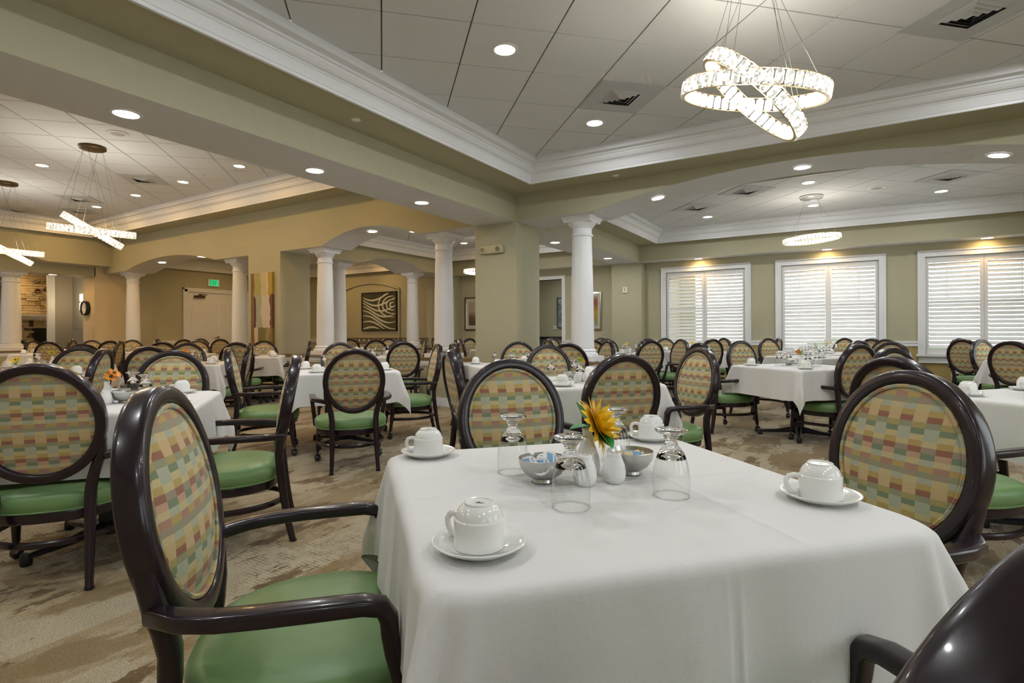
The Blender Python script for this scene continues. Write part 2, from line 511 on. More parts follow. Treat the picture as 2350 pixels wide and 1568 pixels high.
struct(build('trim_1', lambda b: (box(b, -20.5, -20.42, 6.80, 6.98, 0, 3.05), box(b, -20.5, -20.42, 4.30, 4.45, 0, 3.05),
      box(b, -20.5, -20.42, 4.3, 6.98, 2.95, 3.10)), WHITE), 'white casing of the passage opening')

# ---------------------------------------------------------------- tray ceilings
TRIM_N = [1]
def rect_loop(x0, x1, y0, y1, d, z):
    return [(x0 + d, y0 + d, z), (x1 - d, y0 + d, z), (x1 - d, y1 - d, z), (x0 + d, y1 - d, z)]

def clip(poly, x0, x1, y0, y1):
    def cut(pts, f, g):
        out = []
        for i, p in enumerate(pts):
            q = pts[(i + 1) % len(pts)]
            fp, fq = f(p), f(q)
            if fp >= 0: out.append(p)
            if fp * fq < 0:
                t = fp / (fp - fq); out.append((p[0] + t * (q[0] - p[0]), p[1] + t * (q[1] - p[1])))
        return out
    for f in (lambda p: p[0] - x0, lambda p: x1 - p[0], lambda p: p[1] - y0, lambda p: y1 - p[1]):
        if poly: poly = cut(poly, f, None)
    return poly

TS = 0.6096
def tray(name, ox, oy, rm, op, zs, zc, origin, skip=None):
    """rm: room rectangle at soffit level, op: tray opening; tiles laid diagonally from origin"""
    x0, x1, y0, y1 = op; rx0, rx1, ry0, ry1 = rm
    h = zc - zs
    # soffit around the tray
    def soff(b):
        box(b, rx0, x0, ry0, ry1, zs, zs + 0.06); box(b, x1, rx1, ry0, ry1, zs, zs + 0.06)
        box(b, x0, x1, ry0, y0, zs, zs + 0.06); box(b, x0, x1, y1, ry1, zs, zs + 0.06)
    struct(build('ceiling_soffit_' + name, soff, WALL))
    k = h / 0.255
    prof = [(-0.012, 0.0), (-0.012, -0.012), (0.012, -0.012), (0.014, 0.012), (0.020, 0.014), (0.022, 0.022), (0.042, 0.085),
            (0.048, 0.088), (0.052, 0.098), (0.074, 0.104), (0.090, 0.118), (0.104, 0.142), (0.108, 0.160), (0.122, 0.163), (0.124, 0.182),
            (0.190, 0.186), (0.190, 0.255)]
    def crown(b):
        loops = [[b.verts.new(p) for p in rect_loop(x0, x1, y0, y1, d, zs + z * k)] for d, z in prof]
        for a, c in zip(loops, loops[1:]):
            for i in range(4): b.faces.new((a[i], a[(i + 1) % 4], c[(i + 1) % 4], c[i]))
    TRIM_N[0] += 1
    struct(build('trim_%d' % TRIM_N[0], crown, WHITE), 'white stepped crown moulding of the ceiling tray')
    d = 0.19
    top = struct(build('ceiling_' + name, lambda b: box(b, x0 + d, x1 - d, y0 + d, y1 - d, zc + 0.006, zc + 0.05), GRIDM), 'suspended tile ceiling laid diagonally')
    cx0, cx1, cy0, cy1 = x0 + d, x1 - d, y0 + d, y1 - d
    u = Vector((math.cos(R(44.7)), math.sin(R(44.7)))); v = Vector((-u.y, u.x))
    o = Vector(origin); g = 0.0055
    full = None
    for i in range(-30, 31):
        for j in range(-30, 31):
            c = o + u * (i * TS) + v * (j * TS)
            if not (cx0 - 0.5 < c.x < cx1 + 0.5 and cy0 - 0.5 < c.y < cy1 + 0.5): continue
            hw = TS / 2 - g
            sq = [c + u * (-hw) + v * (-hw), c + u * hw + v * (-hw), c + u * hw + v * hw, c + u * (-hw) + v * hw]
            poly = clip([(p.x, p.y) for p in sq], cx0, cx1, cy0, cy1)
            if len(poly) < 3: continue
            area = abs(sum(poly[a][0] * poly[(a + 1) % len(poly)][1] - poly[(a + 1) % len(poly)][0] * poly[a][1] for a in range(len(poly)))) / 2
            if area < 0.004: continue
            if area > (2 * hw) ** 2 - 1e-4:
                if full is None:
                    bm = bmesh.new(); prism(bm, [(p.x - c.x, p.y - c.y) for p in sq], 'Z', 0, 0.012)
                    full = mesh(bm, 'ceiling_tile', TILE)
                obj('ceiling_tile', full, top, (c.x, c.y, zc - 0.004))
            else:
                bm = bmesh.new(); prism(bm, [(p[0] - c.x, p[1] - c.y) for p in poly], 'Z', 0, 0.012)
                obj('ceiling_tile', mesh(bm, 'ceiling_tile', TILE), top, (c.x, c.y, zc - 0.004))
    return top

tray('main', 0, 0, (X1, XR, YB, Y2), (-3.48, 2.48, -2.6, 6.14), ZS, ZC, (-2.235, 3.561))
tray('window_room', 0, 0, (X1, XR, Y2B, YS), (-3.53, 2.53, 7.62, 11.70), ZS, ZC, (-2.268, 9.847))
tray('middle_room', 0, 0, (-9.17, X1B, Y2B, YS), (-9.0, -4.85, 7.50, 11.60), ZS, ZC, (-7.0, 9.2))
tray('side_room', 0, 0, (-16.42, -10.17, Y2B, YW), (-16.30, -10.35, 7.50, 12.05), 2.99, ZC, (-13.0, 9.6))
tray('left_hall', 0, 0, (-15.95, X1B, YB, Y2), (-15.80, -5.15, -2.6, 6.15), ZSL, ZCL, (-10.081, 5.303))

# ---------------------------------------------------------------- columns, half walls, rails
def column_kit(r=0.158, zb=0.74, zt=ZB):
    k = Kit('column')
    h = zt - zb
    def shaft(b):
        p = [(r * 0.98, zb + 0.17)]
        for i in range(9):
            t = i / 8.0
            p.append((r * (1.0 - 0.17 * t ** 1.7), zb + 0.17 + (h - 0.42) * t))
        lathe(b, p, 32)
    def base(b):
        lathe(b, [(0, zb + 0.06), (r * 1.32, zb + 0.06), (r * 1.36, zb + 0.075), (r * 1.32, zb + 0.10), (r * 1.16, zb + 0.105), (r * 1.14, zb + 0.12),
                  (r * 1.20, zb + 0.135), (r * 1.12, zb + 0.15), (r * 1.0, zb + 0.165), (r * 0.9, zb + 0.17)], 32)
    def plinth(b): box(b, -r * 1.42, r * 1.42, -r * 1.42, r * 1.42, zb, zb + 0.062)
    rt = r * 0.83
    def capital(b):
        z = zt
        lathe(b, [(rt * 0.95, z - 0.26), (rt * 1.12, z - 0.255), (rt * 1.14, z - 0.235), (rt * 1.02, z - 0.225), (rt * 1.0, z - 0.15),
                  (rt * 1.10, z - 0.14), (rt * 1.14, z - 0.125), (rt * 1.30, z - 0.105), (rt * 1.42, z - 0.08), (rt * 1.44, z - 0.07), (0, z - 0.07)], 32)
    def abacus(b):
        box(b, -rt * 1.46, rt * 1.46, -rt * 1.46, rt * 1.46, zt - 0.072, zt - 0.045)
        a = rt * 1.5
        v0 = [b.verts.new((sx * a, sy * a, zt - 0.045)) for sx, sy in ((-1, -1), (1, -1), (1, 1), (-1, 1))]
        v1 = [b.verts.new((sx * a * 1.1, sy * a * 1.1, zt)) for sx, sy in ((-1, -1), (1, -1), (1, 1), (-1, 1))]
        b.faces.new(v0[::-1]); b.faces.new(v1)
        for i in range(4): b.faces.new((v0[i], v0[(i + 1) % 4], v1[(i + 1) % 4], v1[i]))
    k.add('shaft', M(shaft, 'shaft', WHITE, True)).add('base', M(base, 'base', WHITE, True)).add('plinth', M(plinth, 'plinth', WHITE))
    k.add('capital', M(capital, 'capital', WHITE, True)).add('abacus', M(abacus, 'abacus', WHITE))
    return k
COL = column_kit()
YC = 6.935
for x, y, lab in ((-3.12, YC, 'white round column beside the wide arch with the windows behind'),
                  (-5.52, YC, 'white round column beside the pier with the emergency light'),
                  (-8.32, YC, 'white round column at the fireplace end of the middle arch'),
                  (-10.99, YC, 'white round column beside the tall abstract painting'),
                  (-15.56, YC, 'white round column in front of the wall with the double doors'),
                  (-9.70, 8.47, 'white round column of the cross arch, partly behind another column'),
                  (-9.72, 10.91, 'white round column beside the swirl-patterned mirror panel')):
    COL.place(lab, 'column', (x, y, 0))
COLS = column_kit(0.19, 0.76, 2.60)
COLS.place('white round column on the ledge beside the stone fireplace', 'column', (-16.66, 4.86, 0))

def halfwall(label, x0, x1, y0, y1, z=0.74, cap=0.05):
    t = thing('half_wall', label, 'half wall', ((x0 + x1) / 2, (y0 + y1) / 2, 0))
    cx, cy = (x0 + x1) / 2, (y0 + y1) / 2
    hx, hy = (x1 - x0) / 2, (y1 - y0) / 2
    obj('panel', M(lambda b: box(b, -hx, hx, -hy, hy, 0.0, z - 0.09), 'panel', WALL), t)
    obj('moulding', M(lambda b: (box(b, -hx - .02, hx + .02, -hy - .02, hy + .02, z - 0.10, z - 0.04), box(b, -hx - .012, hx + .012, -hy - .012, hy + .012, z - 0.13, z - 0.10)), 'moulding', WHITE), t)
    obj('granite_top', M(lambda b: box(b, -hx - .035, hx + .035, -hy - .035, hy + .035, z - 0.04, z), 'granite_top', GRANITE), t)
    obj('baseboard', M(lambda b: box(b, -hx - .015, hx + .015, -hy - .015, hy + .015, 0, 0.13), 'baseboard', WHITE), t)
    return t
halfwall('low wall with granite top between the centre pier and the column by the wide arch', X1 + 0.05, -2.86, Y2 + 0.04, Y2B - 0.04)
halfwall('low wall with granite top between the centre pier and the column on its fireplace side', -5.80, X1B - 0.05, Y2 + 0.04, Y2B - 0.04)
halfwall('low wall with granite top against the side of the painting pier', -9.12, -8.03, Y2 + 0.04, Y2B - 0.04)
halfwall('low wall with granite top between the painting pier and its white column', -11.28, -10.22, Y2 + 0.04, Y2B - 0.04)
halfwall('low wall with granite top under the cross arch column by the mirror panel', -10.1, -9.24, 10.62, 11.95)
halfwall('low wall with granite top under the column by the stone fireplace', -16.96, -16.37, 2.2, 5.12, 0.76)

def chair_rail(name, pts):
    def f(b):
        for x0, x1, y0, y1 in pts:
            box(b, x0, x1, y0, y1, 0.845, 0.925); box(b, x0 - 0.012, x1 + 0.012, y0 - 0.012, y1 + 0.012, 0.905, 0.935)
    return struct(build(name, f, WHITE), 'white chair rail')
xs = [X1] + [w for p in WINS for w in p] + [XR]
chair_rail('trim_10', [(xs[i] + 0.002, xs[i + 1] - 0.002, YW - 0.03, YW) for i in range(0, 8, 2)])
chair_rail('trim_11', [(-16.42, -16.39, 7.78, 8.62), (-9.15, DR0 - 0.1, YW - 0.03, YW), (DR1 + 0.1, X1B, YW - 0.03, YW), (-16.40, -10.2, YW - 0.03, YW)])
def wainscot(b):
    for i in range(0, 8, 2): box(b, xs[i] + 0.002, xs[i + 1] - 0.002, YW - 0.006, YW, 0.13, 0.845)
    for p in WINS: box(b, p[0], p[1], YW - 0.006, YW, 0.13, WSILL - 0.13)
WAINS = mat('ochre_wainscot', (0.44, 0.33, 0.12), 0.7, noise=0.05, nscale=10)
struct(build('trim_12', wainscot, WAINS), 'ochre wall covering below the chair rail')
struct(build('baseboard_window', lambda b: box(b, X1, XR, YW - 0.02, YW, 0, 0.13), WHITE), 'white baseboard')

# ---------------------------------------------------------------- windows with plantation shutters
def window(n, a, c, label):
    t = struct(obj('window_%d' % n, None, None, ((a + c) / 2, YW, 0)), label)
    w = (c - a) / 2
    y = -0.03
    def casing(b):
        box(b, -w, -w + CW, y, 0.0, WSILL, WTOP - CW); box(b, w - CW, w, y, 0.0, WSILL, WTOP - CW)
        box(b, -w, w, y, 0.0, WTOP - CW, WTOP - 0.021)
        box(b, -w - 0.008, w + 0.008, y - 0.015, 0.0, WTOP - 0.02, WTOP + 0.006)
        box(b, -w - 0.006, -w + 0.025, y - 0.013, -0.001, WSILL, WTOP - 0.022); box(b, w - 0.025, w + 0.006, y - 0.013, -0.001, WSILL, WTOP - 0.022)
        box(b, -w + CW - 0.02, -w + CW, y - 0.01, 0.05, WSILL, WTOP - CW); box(b, w - CW, w - CW + 0.02, y - 0.01, 0.05, WSILL, WTOP - CW)
        box(b, -w + CW, w - CW, y - 0.01, 0.05, WTOP - CW - 0.0, WTOP - CW + 0.02)
    obj('casing', M(casing, 'casing', WHITE), t)
    obj('sill', M(lambda b: box(b, -w - 0.03, w + 0.03, -0.09, 0.06, WSILL - 0.035, WSILL), 'sill', WHITE), t)
    obj('apron', M(lambda b: (box(b, -w + 0.005, w - 0.005, -0.035, 0.0, WSILL - 0.14, WSILL - 0.035), box(b, -w - 0.0, w, -0.05, 0.0, WSILL - 0.15, WSILL - 0.13)), 'apron', WHITE), t)
    iw = w - CW
    z0, z1 = WSILL + 0.005, WTOP - CW - 0.005
    st = 0.052
    pw = iw                                # panel width
    lm = M(lambda b: sweep(b, [(-(pw / 2 - st) + 0.003, 0, 0), ((pw / 2 - st) - 0.003, 0, 0)], (0.090, 0.012), up=(0, -0.62, 0.78), n=8, power=0.7), 'louver', SHUT, True)
    for s in (-1, 1):
        xc = s * iw / 2
        def frame(b):
            box(b, xc - pw / 2 + 0.002, xc - pw / 2 + st, 0.0, 0.032, z0, z1); box(b, xc + pw / 2 - st, xc + pw / 2 - 0.002, 0.0, 0.032, z0, z1)
            box(b, xc - pw / 2 + st, xc + pw / 2 - st, 0.0, 0.032, z0, z0 + 0.10); box(b, xc - pw / 2 + st, xc + pw / 2 - st, 0.0, 0.032, z1 - 0.10, z1)
            zm = z0 + (z1 - z0) * 0.535
            box(b, xc - pw / 2 + st, xc + pw / 2 - st, 0.0, 0.032, zm - 0.022, zm + 0.022)
        p = obj('shutter_panel', M(frame, 'shutter_panel', SHUT), t)
        zm = z0 + (z1 - z0) * 0.535
        for a0, a1, kk in ((z0 + 0.10, zm - 0.022, 11), (zm + 0.022, z1 - 0.10, 9)):
            for i in range(kk):
                obj('louver', lm, p, (xc, 0.016, a0 + (a1 - a0) * (i + 0.5) / kk))
        obj('tilt_rod', M(lambda b: box(b, xc + s * 0.09 - 0.004, xc + s * 0.09 + 0.004, 0.036, 0.042, zm + 0.03, z1 - 0.12), 'tilt_rod', SHUT), p)
    obj('sash', M(lambda b: (box(b, -iw, iw, 0.09, 0.12, z0, z0 + 0.05), box(b, -iw, iw, 0.09, 0.12, z1 - 0.05, z1), box(b, -0.02, 0.02, 0.09, 0.12, z0, z1),
        box(b, -iw, iw, 0.09, 0.12, (z0 + z1) / 2 - 0.02, (z0 + z1) / 2 + 0.02), box(b, -iw, -iw + 0.05, 0.09, 0.12, z0, z1), box(b, iw - 0.05, iw, 0.09, 0.12, z0, z1)), 'sash', WHITE), t)
    obj('pane', M(lambda b: box(b, -iw, iw, 0.10, 0.104, z0, z1), 'pane', PANE), t)
for i, (a, c) in enumerate(WINS):
    window(i + 1, a, c, 'white cased window with louvered plantation shutters')

# outside: paving and shrubs that show as hints between the louvers
struct(build('ground_terrace', lambda b: box(b, -30, 30, YW + 0.2, 60, -0.12, -0.05), mat('pale_paving', (0.62, 0.60, 0.56), 0.9, noise=0.1, nscale=2)), 'pale paving outside')
HEDGE = mat('hedge_green', (0.10, 0.20, 0.06), 0.8, noise=0.5, nscale=9, bump=1.0, bscale=14)
def shrub(label, x, y, r, h, seed):
    rnd = random.Random(seed)
    bm = bmesh.new()
    bmesh.ops.create_icosphere(bm, subdivisions=4, radius=1.0)
    for v in bm.verts:
        k = 1 + 0.10 * math.sin(7 * v.co.x + seed) * math.sin(6 * v.co.y) + 0.09 * math.sin(11 * v.co.z + seed * 2) + rnd.uniform(-0.07, 0.07)
        v.co = Vector((v.co.x * r * k, v.co.y * r * k, (v.co.z * 0.5 * k + 0.48) * h))
    tag(obj('shrub', mesh(bm, 'shrub', HEDGE, True), None, (x, y, -0.06)), label, 'shrub')
shrub('round green shrub outside the shutters of the window farthest from the pilaster', 1.9, 17.5, 0.8, 0.75, 1)
shrub('low green shrub outside between two shuttered windows', -0.4, 19.0, 1.1, 0.9, 2)
shrub('small dark shrub outside the window next to the pilaster', -3.0, 17.5, 0.7, 0.8, 3)

# ---------------------------------------------------------------- doors
def double_door():
    t = struct(obj('door_1', None, None, (-16.42, 9.71, 0)), 'white double doors with arched panels')
    W, T, TOP = 0.98, 0.0, 2.36
    obj('casing', M(lambda b: (box(b, 0.0, 0.03, -1.09, -0.98, 0, TOP + 0.1), box(b, 0.0, 0.03, 0.98, 1.09, 0, TOP + 0.1), box(b, 0.0, 0.03, -1.09, 1.09, TOP, TOP + 0.1),
        box(b, 0.0, 0.045, -1.10, -1.06, 0, TOP + 0.11), box(b, 0.0, 0.045, 1.06, 1.10, 0, TOP + 0.11), box(b, 0.0, 0.045, -1.10, 1.10, TOP + 0.07, TOP + 0.11)), 'casing', WHITE), t)
    for s in (-1, 1):
        y0, y1 = (-0.975, -0.006) if s < 0 else (0.006, 0.975)
        leaf = obj('door_leaf', M(lambda b: box(b, -0.06, -0.015, y0, y1, 0.01, TOP), 'door_leaf', WHITE), t)
        def panel(b):
            a, c = y0 + 0.13, y1 - 0.13
            pts = [(a, 1.0), (c, 1.0), (c, 2.0)] + [(q[0], q[1]) for q in arc(a, c, 2.0, 0.13, 14)[::-1][1:-1]] + [(a, 2.0)]
            prism(b, pts, 'X', -0.016, -0.008)
            prism(b, [(a, 0.25), (c, 0.25), (c, 0.85), (a, 0.85)], 'X', -0.016, -0.008)
            m = 0.05
            pts = [(a + m, 1.05), (c - m, 1.05), (c - m, 1.98)] + [(q[0], q[1]) for q in arc(a + m, c - m, 1.98, 0.11, 14)[::-1][1:-1]] + [(a + m, 1.98)]
            prism(b, pts, 'X', -0.009, 0.0)
            prism(b, [(a + m, 0.30), (c - m, 0.30), (c - m, 0.80), (a + m, 0.80)], 'X', -0.009, 0.0)
        obj('raised_panel', M(panel, 'raised_panel', WHITE), leaf)
        yc = -0.62 if s < 0 else 0.62
        obj('door_closer', M(lambda b: (box(b, -0.015, 0.05, yc - 0.15, yc + 0.15, TOP - 0.17, TOP - 0.10), box(b, 0.03, 0.045, yc - 0.05, yc + 0.22, TOP - 0.075, TOP - 0.055), box(b, 0.02, 0.05, yc + 0.0, yc + 0.03, TOP - 0.10, TOP - 0.05)), 'door_closer', BRONZE), leaf)
        if s < 0:
            def handle(b):
                sweep(b, [(-0.015, -0.06, 1.02), (0.06, -0.06, 1.02)], (0.06, 0.06), n=12, power=1.0)
                sweep(b, [(0.05, -0.06, 1.02), (0.055, -0.12, 1.02), (0.05, -0.19, 1.01)], (0.022, 0.022), n=8, power=1.0)
            obj('lever_handle', M(handle, 'lever_handle', GOLD, True), leaf)
double_door()
t = struct(obj('door_2', None, None, ((DR0 + DR1) / 2, YW, 0)), 'open doorway with white casing')
hw = (DR1 - DR0) / 2
obj('casing', M(lambda b: (box(b, -hw - 0.09, -hw, -0.03, 0.19, 0, DRT + 0.09), box(b, hw, hw + 0.09, -0.03, 0.19, 0, DRT + 0.09), box(b, -hw, hw, -0.03, 0.19, DRT, DRT + 0.09)), 'casing', WHITE), t)
# room behind the doorway
struct(build('wall_back_room', lambda b: (box(b, -10, -3.5, 15.0, 15.1, 0, 3.2), box(b, -10, -9.9, YW + 0.16, 15, 0, 3.2), box(b, -4.0, -3.9, YW + 0.16, 15, 0, 3.2)), mat('pale_green_paint', (0.52, 0.49, 0.32), 0.7)))
struct(build('ceiling_back_room', lambda b: box(b, -10, -3.9, YW + 0.16, 15.1, 2.86, 2.95), UNDER))

# ================================================================ CHAIR
def chair_kit():
    k = Kit('armchair')
    ZCEN, A, B = 0.735, 0.246, 0.266
    yz = lambda z: -0.238 - (z - 0.47) * 0.19
    nrm = Vector((0, 0.982, 0.187)).normalized()      # front normal of the back plane
    def ell(t, ka=1.0, kb=1.0, off=0.0):
        x = A * ka * math.sin(t); z = ZCEN + B * kb * math.cos(t)
        return Vector((x, yz(z), z)) + nrm * off
    N = 56
    def frame(b):
        pts = [ell(2 * PI * i / N, 1 - 0.0225 / A, 1 - 0.0225 / B) for i in range(N)]
        sweep(b, pts, (0.043, 0.060), up=nrm, closed=True, n=16, power=0.45)
    def pad(front):
        def f(b):
            ka, kb = 1 - 0.040 / A, 1 - 0.040 / B
            rings = []
            for r in (0.0, 0.25, 0.5, 0.72, 0.88, 0.96, 1.0):
                dome = (0.034 if front else 0.014) * (1 - r ** 3.2)
                off = (0.010 + dome) if front else -(0.012 + dome)
                if r == 0: rings.append([b.verts.new(ell(0, 0, 0, off))])
                else: rings.append([b.verts.new(ell(2 * PI * i / 40, ka * r, kb * r, off)) for i in range(40)])
            for a, c in zip(rings, rings[1:]):
                for i in range(40):
                    j = (i + 1) % 40
                    if len(a) == 1: b.faces.new((a[0], c[i], c[j]))
                    else: b.faces.new((a[i], c[i], c[j], a[j]))
        return f
    def piping(b):
        pts = [ell(2 * PI * i / 40, 1 - 0.050 / A, 1 - 0.050 / B, 0.020) for i in range(40)]
        sweep(b, pts, (0.013, 0.013), up=nrm, closed=True, n=6, power=1.0)
    def outline(t, s=1.0):
        c, sn = math.cos(t), math.sin(t)
        x = math.copysign(abs(c) ** 0.82, c); y = math.copysign(abs(sn) ** 0.82, sn)
        return Vector((x * 0.293 * s * (1.0 + 0.05 * y), 0.012 + y * 0.264 * s, 0))
    def loft(b, levels, n=44):
        rings = []
        for s, z in levels:
            if s == 0: rings.append([b.verts.new((0, 0.012, z))])
            else: rings.append([b.verts.new(outline(2 * PI * i / n, s) + Vector((0, 0, z))) for i in range(n)])
        for a, c in zip(rings, rings[1:]):
            for i in range(n):
                j = (i + 1) % n
                if len(a) == 1: b.faces.new((a[0], c[j], c[i]))
                elif len(c) == 1: b.faces.new((a[i], a[j], c[0]))
                else: b.faces.new((a[i], a[j], c[j], c[i]))
    def cushion(b):
        loft(b, [(0, 0.337), (0.955, 0.337), (0.985, 0.347), (1.01, 0.370), (1.005, 0.393), (0.97, 0.411), (0.88, 0.424), (0.6, 0.433), (0.3, 0.436), (0, 0.437)])
    def welt(b):
        pts = [outline(2 * PI * i / 44, 0.985) + Vector((0, 0, 0.341)) for i in range(44)]
        sweep(b, pts, (0.009, 0.009), closed=True, n=6, power=1.0)
    def seat_frame(b):
        loft(b, [(0, 0.288), (0.93, 0.288), (0.955, 0.293), (0.965, 0.325), (0.955, 0.3365), (0, 0.3365)])
    def bleg(s):
        def f(b):
            pts = [(s * 0.182, -0.315, 0.0), (s * 0.177, -0.292, 0.10), (s * 0.173, -0.272, 0.22), (s * 0.172, -0.258, 0.34), (s * 0.172, -0.249, 0.42), (s * 0.180, -0.246, 0.48),
                   (s * 0.196, -0.252, 0.535), (s * 0.214, -0.263, 0.59), (s * 0.221, -0.275, 0.65), (s * 0.221, -0.284, 0.70)]
            sec = [(0.030, 0.034), (0.034, 0.036), (0.040, 0.040), (0.045, 0.043), (0.046, 0.044), (0.045, 0.044), (0.043, 0.044), (0.040, 0.044), (0.034, 0.044), (0.026, 0.040)]
            sweep(b, pts, sec, up=(0, 1, 0), n=10, power=0.6)
        return f
    def glide(s):
        return lambda b: lathe(b, [(0, 0.0), (0.019, 0.0), (0.019, 0.012), (0, 0.012)], 12, s * 0.182, -0.315, 0.0)
    def fleg(s):
        def f(b):
            pts = [(s * 0.252, 0.205, 0.335), (s * 0.256, 0.210, 0.26), (s * 0.260, 0.218, 0.18), (s * 0.264, 0.232, 0.085)]
            sweep(b, pts, [(0.048, 0.048), (0.044, 0.044), (0.038, 0.038), (0.030, 0.030)], up=(0, 1, 0), n=10, power=0.6)
        return f
    def caster(s):
        def f(b):
            x, y = s * 0.264, 0.236
            lathe(b, [(0, 0.0), (0.012, 0.002), (0.022, 0.010), (0.028, 0.022), (0.0295, 0.031), (0.027, 0.043), (0.020, 0.054), (0.012, 0.059), (0.010, 0.062), (0.010, 0.09), (0, 0.09)], 16, x, y, 0)
            lathe(b, [(0.026, 0.058), (0.030, 0.060), (0.030, 0.064), (0.0, 0.066)], 16, x, y, 0)
        return f
    def arm(s):
        def f(b):
            pts = [(s * 0.216, -0.268, 0.574), (s * 0.243, -0.240, 0.578), (s * 0.275, -0.195, 0.582), (s * 0.297, -0.13, 0.585), (s * 0.306, -0.05, 0.587), (s * 0.309, 0.04, 0.588),
                   (s * 0.310, 0.130, 0.588), (s * 0.310, 0.166, 0.580), (s * 0.309, 0.180, 0.556), (s * 0.307, 0.182, 0.525), (s * 0.303, 0.188, 0.485), (s * 0.297, 0.200, 0.44), (s * 0.289, 0.212, 0.39), (s * 0.280, 0.218, 0.32)]
            sec = [(0.036, 0.036)] * 2 + [(0.050, 0.034)] * 4 + [(0.050, 0.033), (0.042, 0.036), (0.038, 0.038), (0.035, 0.036), (0.034, 0.034), (0.035, 0.034), (0.038, 0.036), (0.040, 0.038)]
            ups = [(0, 0, 1)] * 7 + [(0, 0.6, 0.8), (0, 1, 0.3)] + [(0, 1, 0)] * 5
            sweep(b, pts, sec, n=16, power=0.45, ups=ups)
        return f
    def stretcher(b):
        pts = []
        for i in range(21):
            t = R(-208 + 236 * i / 20.0)
            pts.append((0.268 * math.cos(t), 0.045 + 0.315 * math.sin(t) if math.sin(t) < 0 else 0.045 + 0.33 * math.sin(t), 0.205))
        sweep(b, pts, (0.026, 0.030), n=8, power=0.7)
    k.add('back_frame', M(frame, 'back_frame', WOOD, True, 0.9))
    k.add('back_cushion', M(pad(True), 'back_cushion', FABRIC, True), [('piping', M(piping, 'piping', FABRIC, True))])
    k.add('back_panel', M(pad(False), 'back_panel', FABRIC, True))
    k.add('seat_cushion', M(cushion, 'seat_cushion', VINYL, True), [('welt', M(welt, 'welt', VINYL, True))])
    k.add('seat_frame', M(seat_frame, 'seat_frame', WOOD, True))
    for s in (-1, 1):
        k.add('leg', M(bleg(s), 'leg', WOOD, True, 0.9), [('glide', M(glide(s), 'glide', BLACK))])
    for s in (-1, 1):
        k.add('leg', M(fleg(s), 'leg', WOOD, True, 0.9), [('caster', M(caster(s), 'caster', CASTER, True))])
    for s in (-1, 1):
        k.add('armrest', M(arm(s), 'armrest', WOOD, True, 0.9))
    k.add('stretcher', M(stretcher, 'stretcher', WOOD, True))
    return k
CHAIR = chair_kit()

# ================================================================ TABLE, CLOTH, TABLEWARE
TZ = 0.75
def table_kit():
    k = Kit('dining_table')
    k.add('tabletop', M(lambda b: prism(b, [(sx * 0.40 + 0.07 * math.cos(a), sy * 0.40 + 0.07 * math.sin(a)) for sx, sy, a0 in ((1, 1, 0), (-1, 1, 90), (-1, -1, 180), (1, -1, 270)) for a in (R(a0), R(a0 + 30), R(a0 + 60), R(a0 + 90))], 'Z', 0.705, 0.738), 'tabletop', mat('table_laminate', (0.10, 0.06, 0.04), 0.4)))
    k.add('mounting_plate', M(lambda b: (box(b, -0.25, 0.25, -0.03, 0.03, 0.68, 0.705), box(b, -0.03, 0.03, -0.25, 0.25, 0.68, 0.705)), 'mounting_plate', BLACK))
    k.add('pedestal', M(lambda b: sweep(b, [(0, 0, 0.04), (0, 0, 0.68)], (0.085, 0.085), up=(0, 1, 0), n=12, power=0.4), 'pedestal', BLACK, True))
    def foot(a):
        def f(b):
            c, s = math.cos(a), math.sin(a)
            pts = [(c * r, s * r, z) for r, z in ((0.0, 0.085), (0.08, 0.075), (0.20, 0.055), (0.34, 0.045), (0.375, 0.045))]
            sweep(b, pts, [(0.07, 0.07), (0.06, 0.06), (0.05, 0.04), (0.045, 0.03), (0.04, 0.028)], n=8, power=0.6)
            lathe(b, [(0, 0.0), (0.022, 0.0), (0.026, 0.01), (0.026, 0.04), (0.02, 0.06), (0, 0.066)], 14, c * 0.375, s * 0.375, 0)
        return f
    for i in range(4):
        k.add('foot', M(foot(PI / 2 * i + PI / 4), 'foot', BLACK, True))
    return k
TABLE = table_kit()

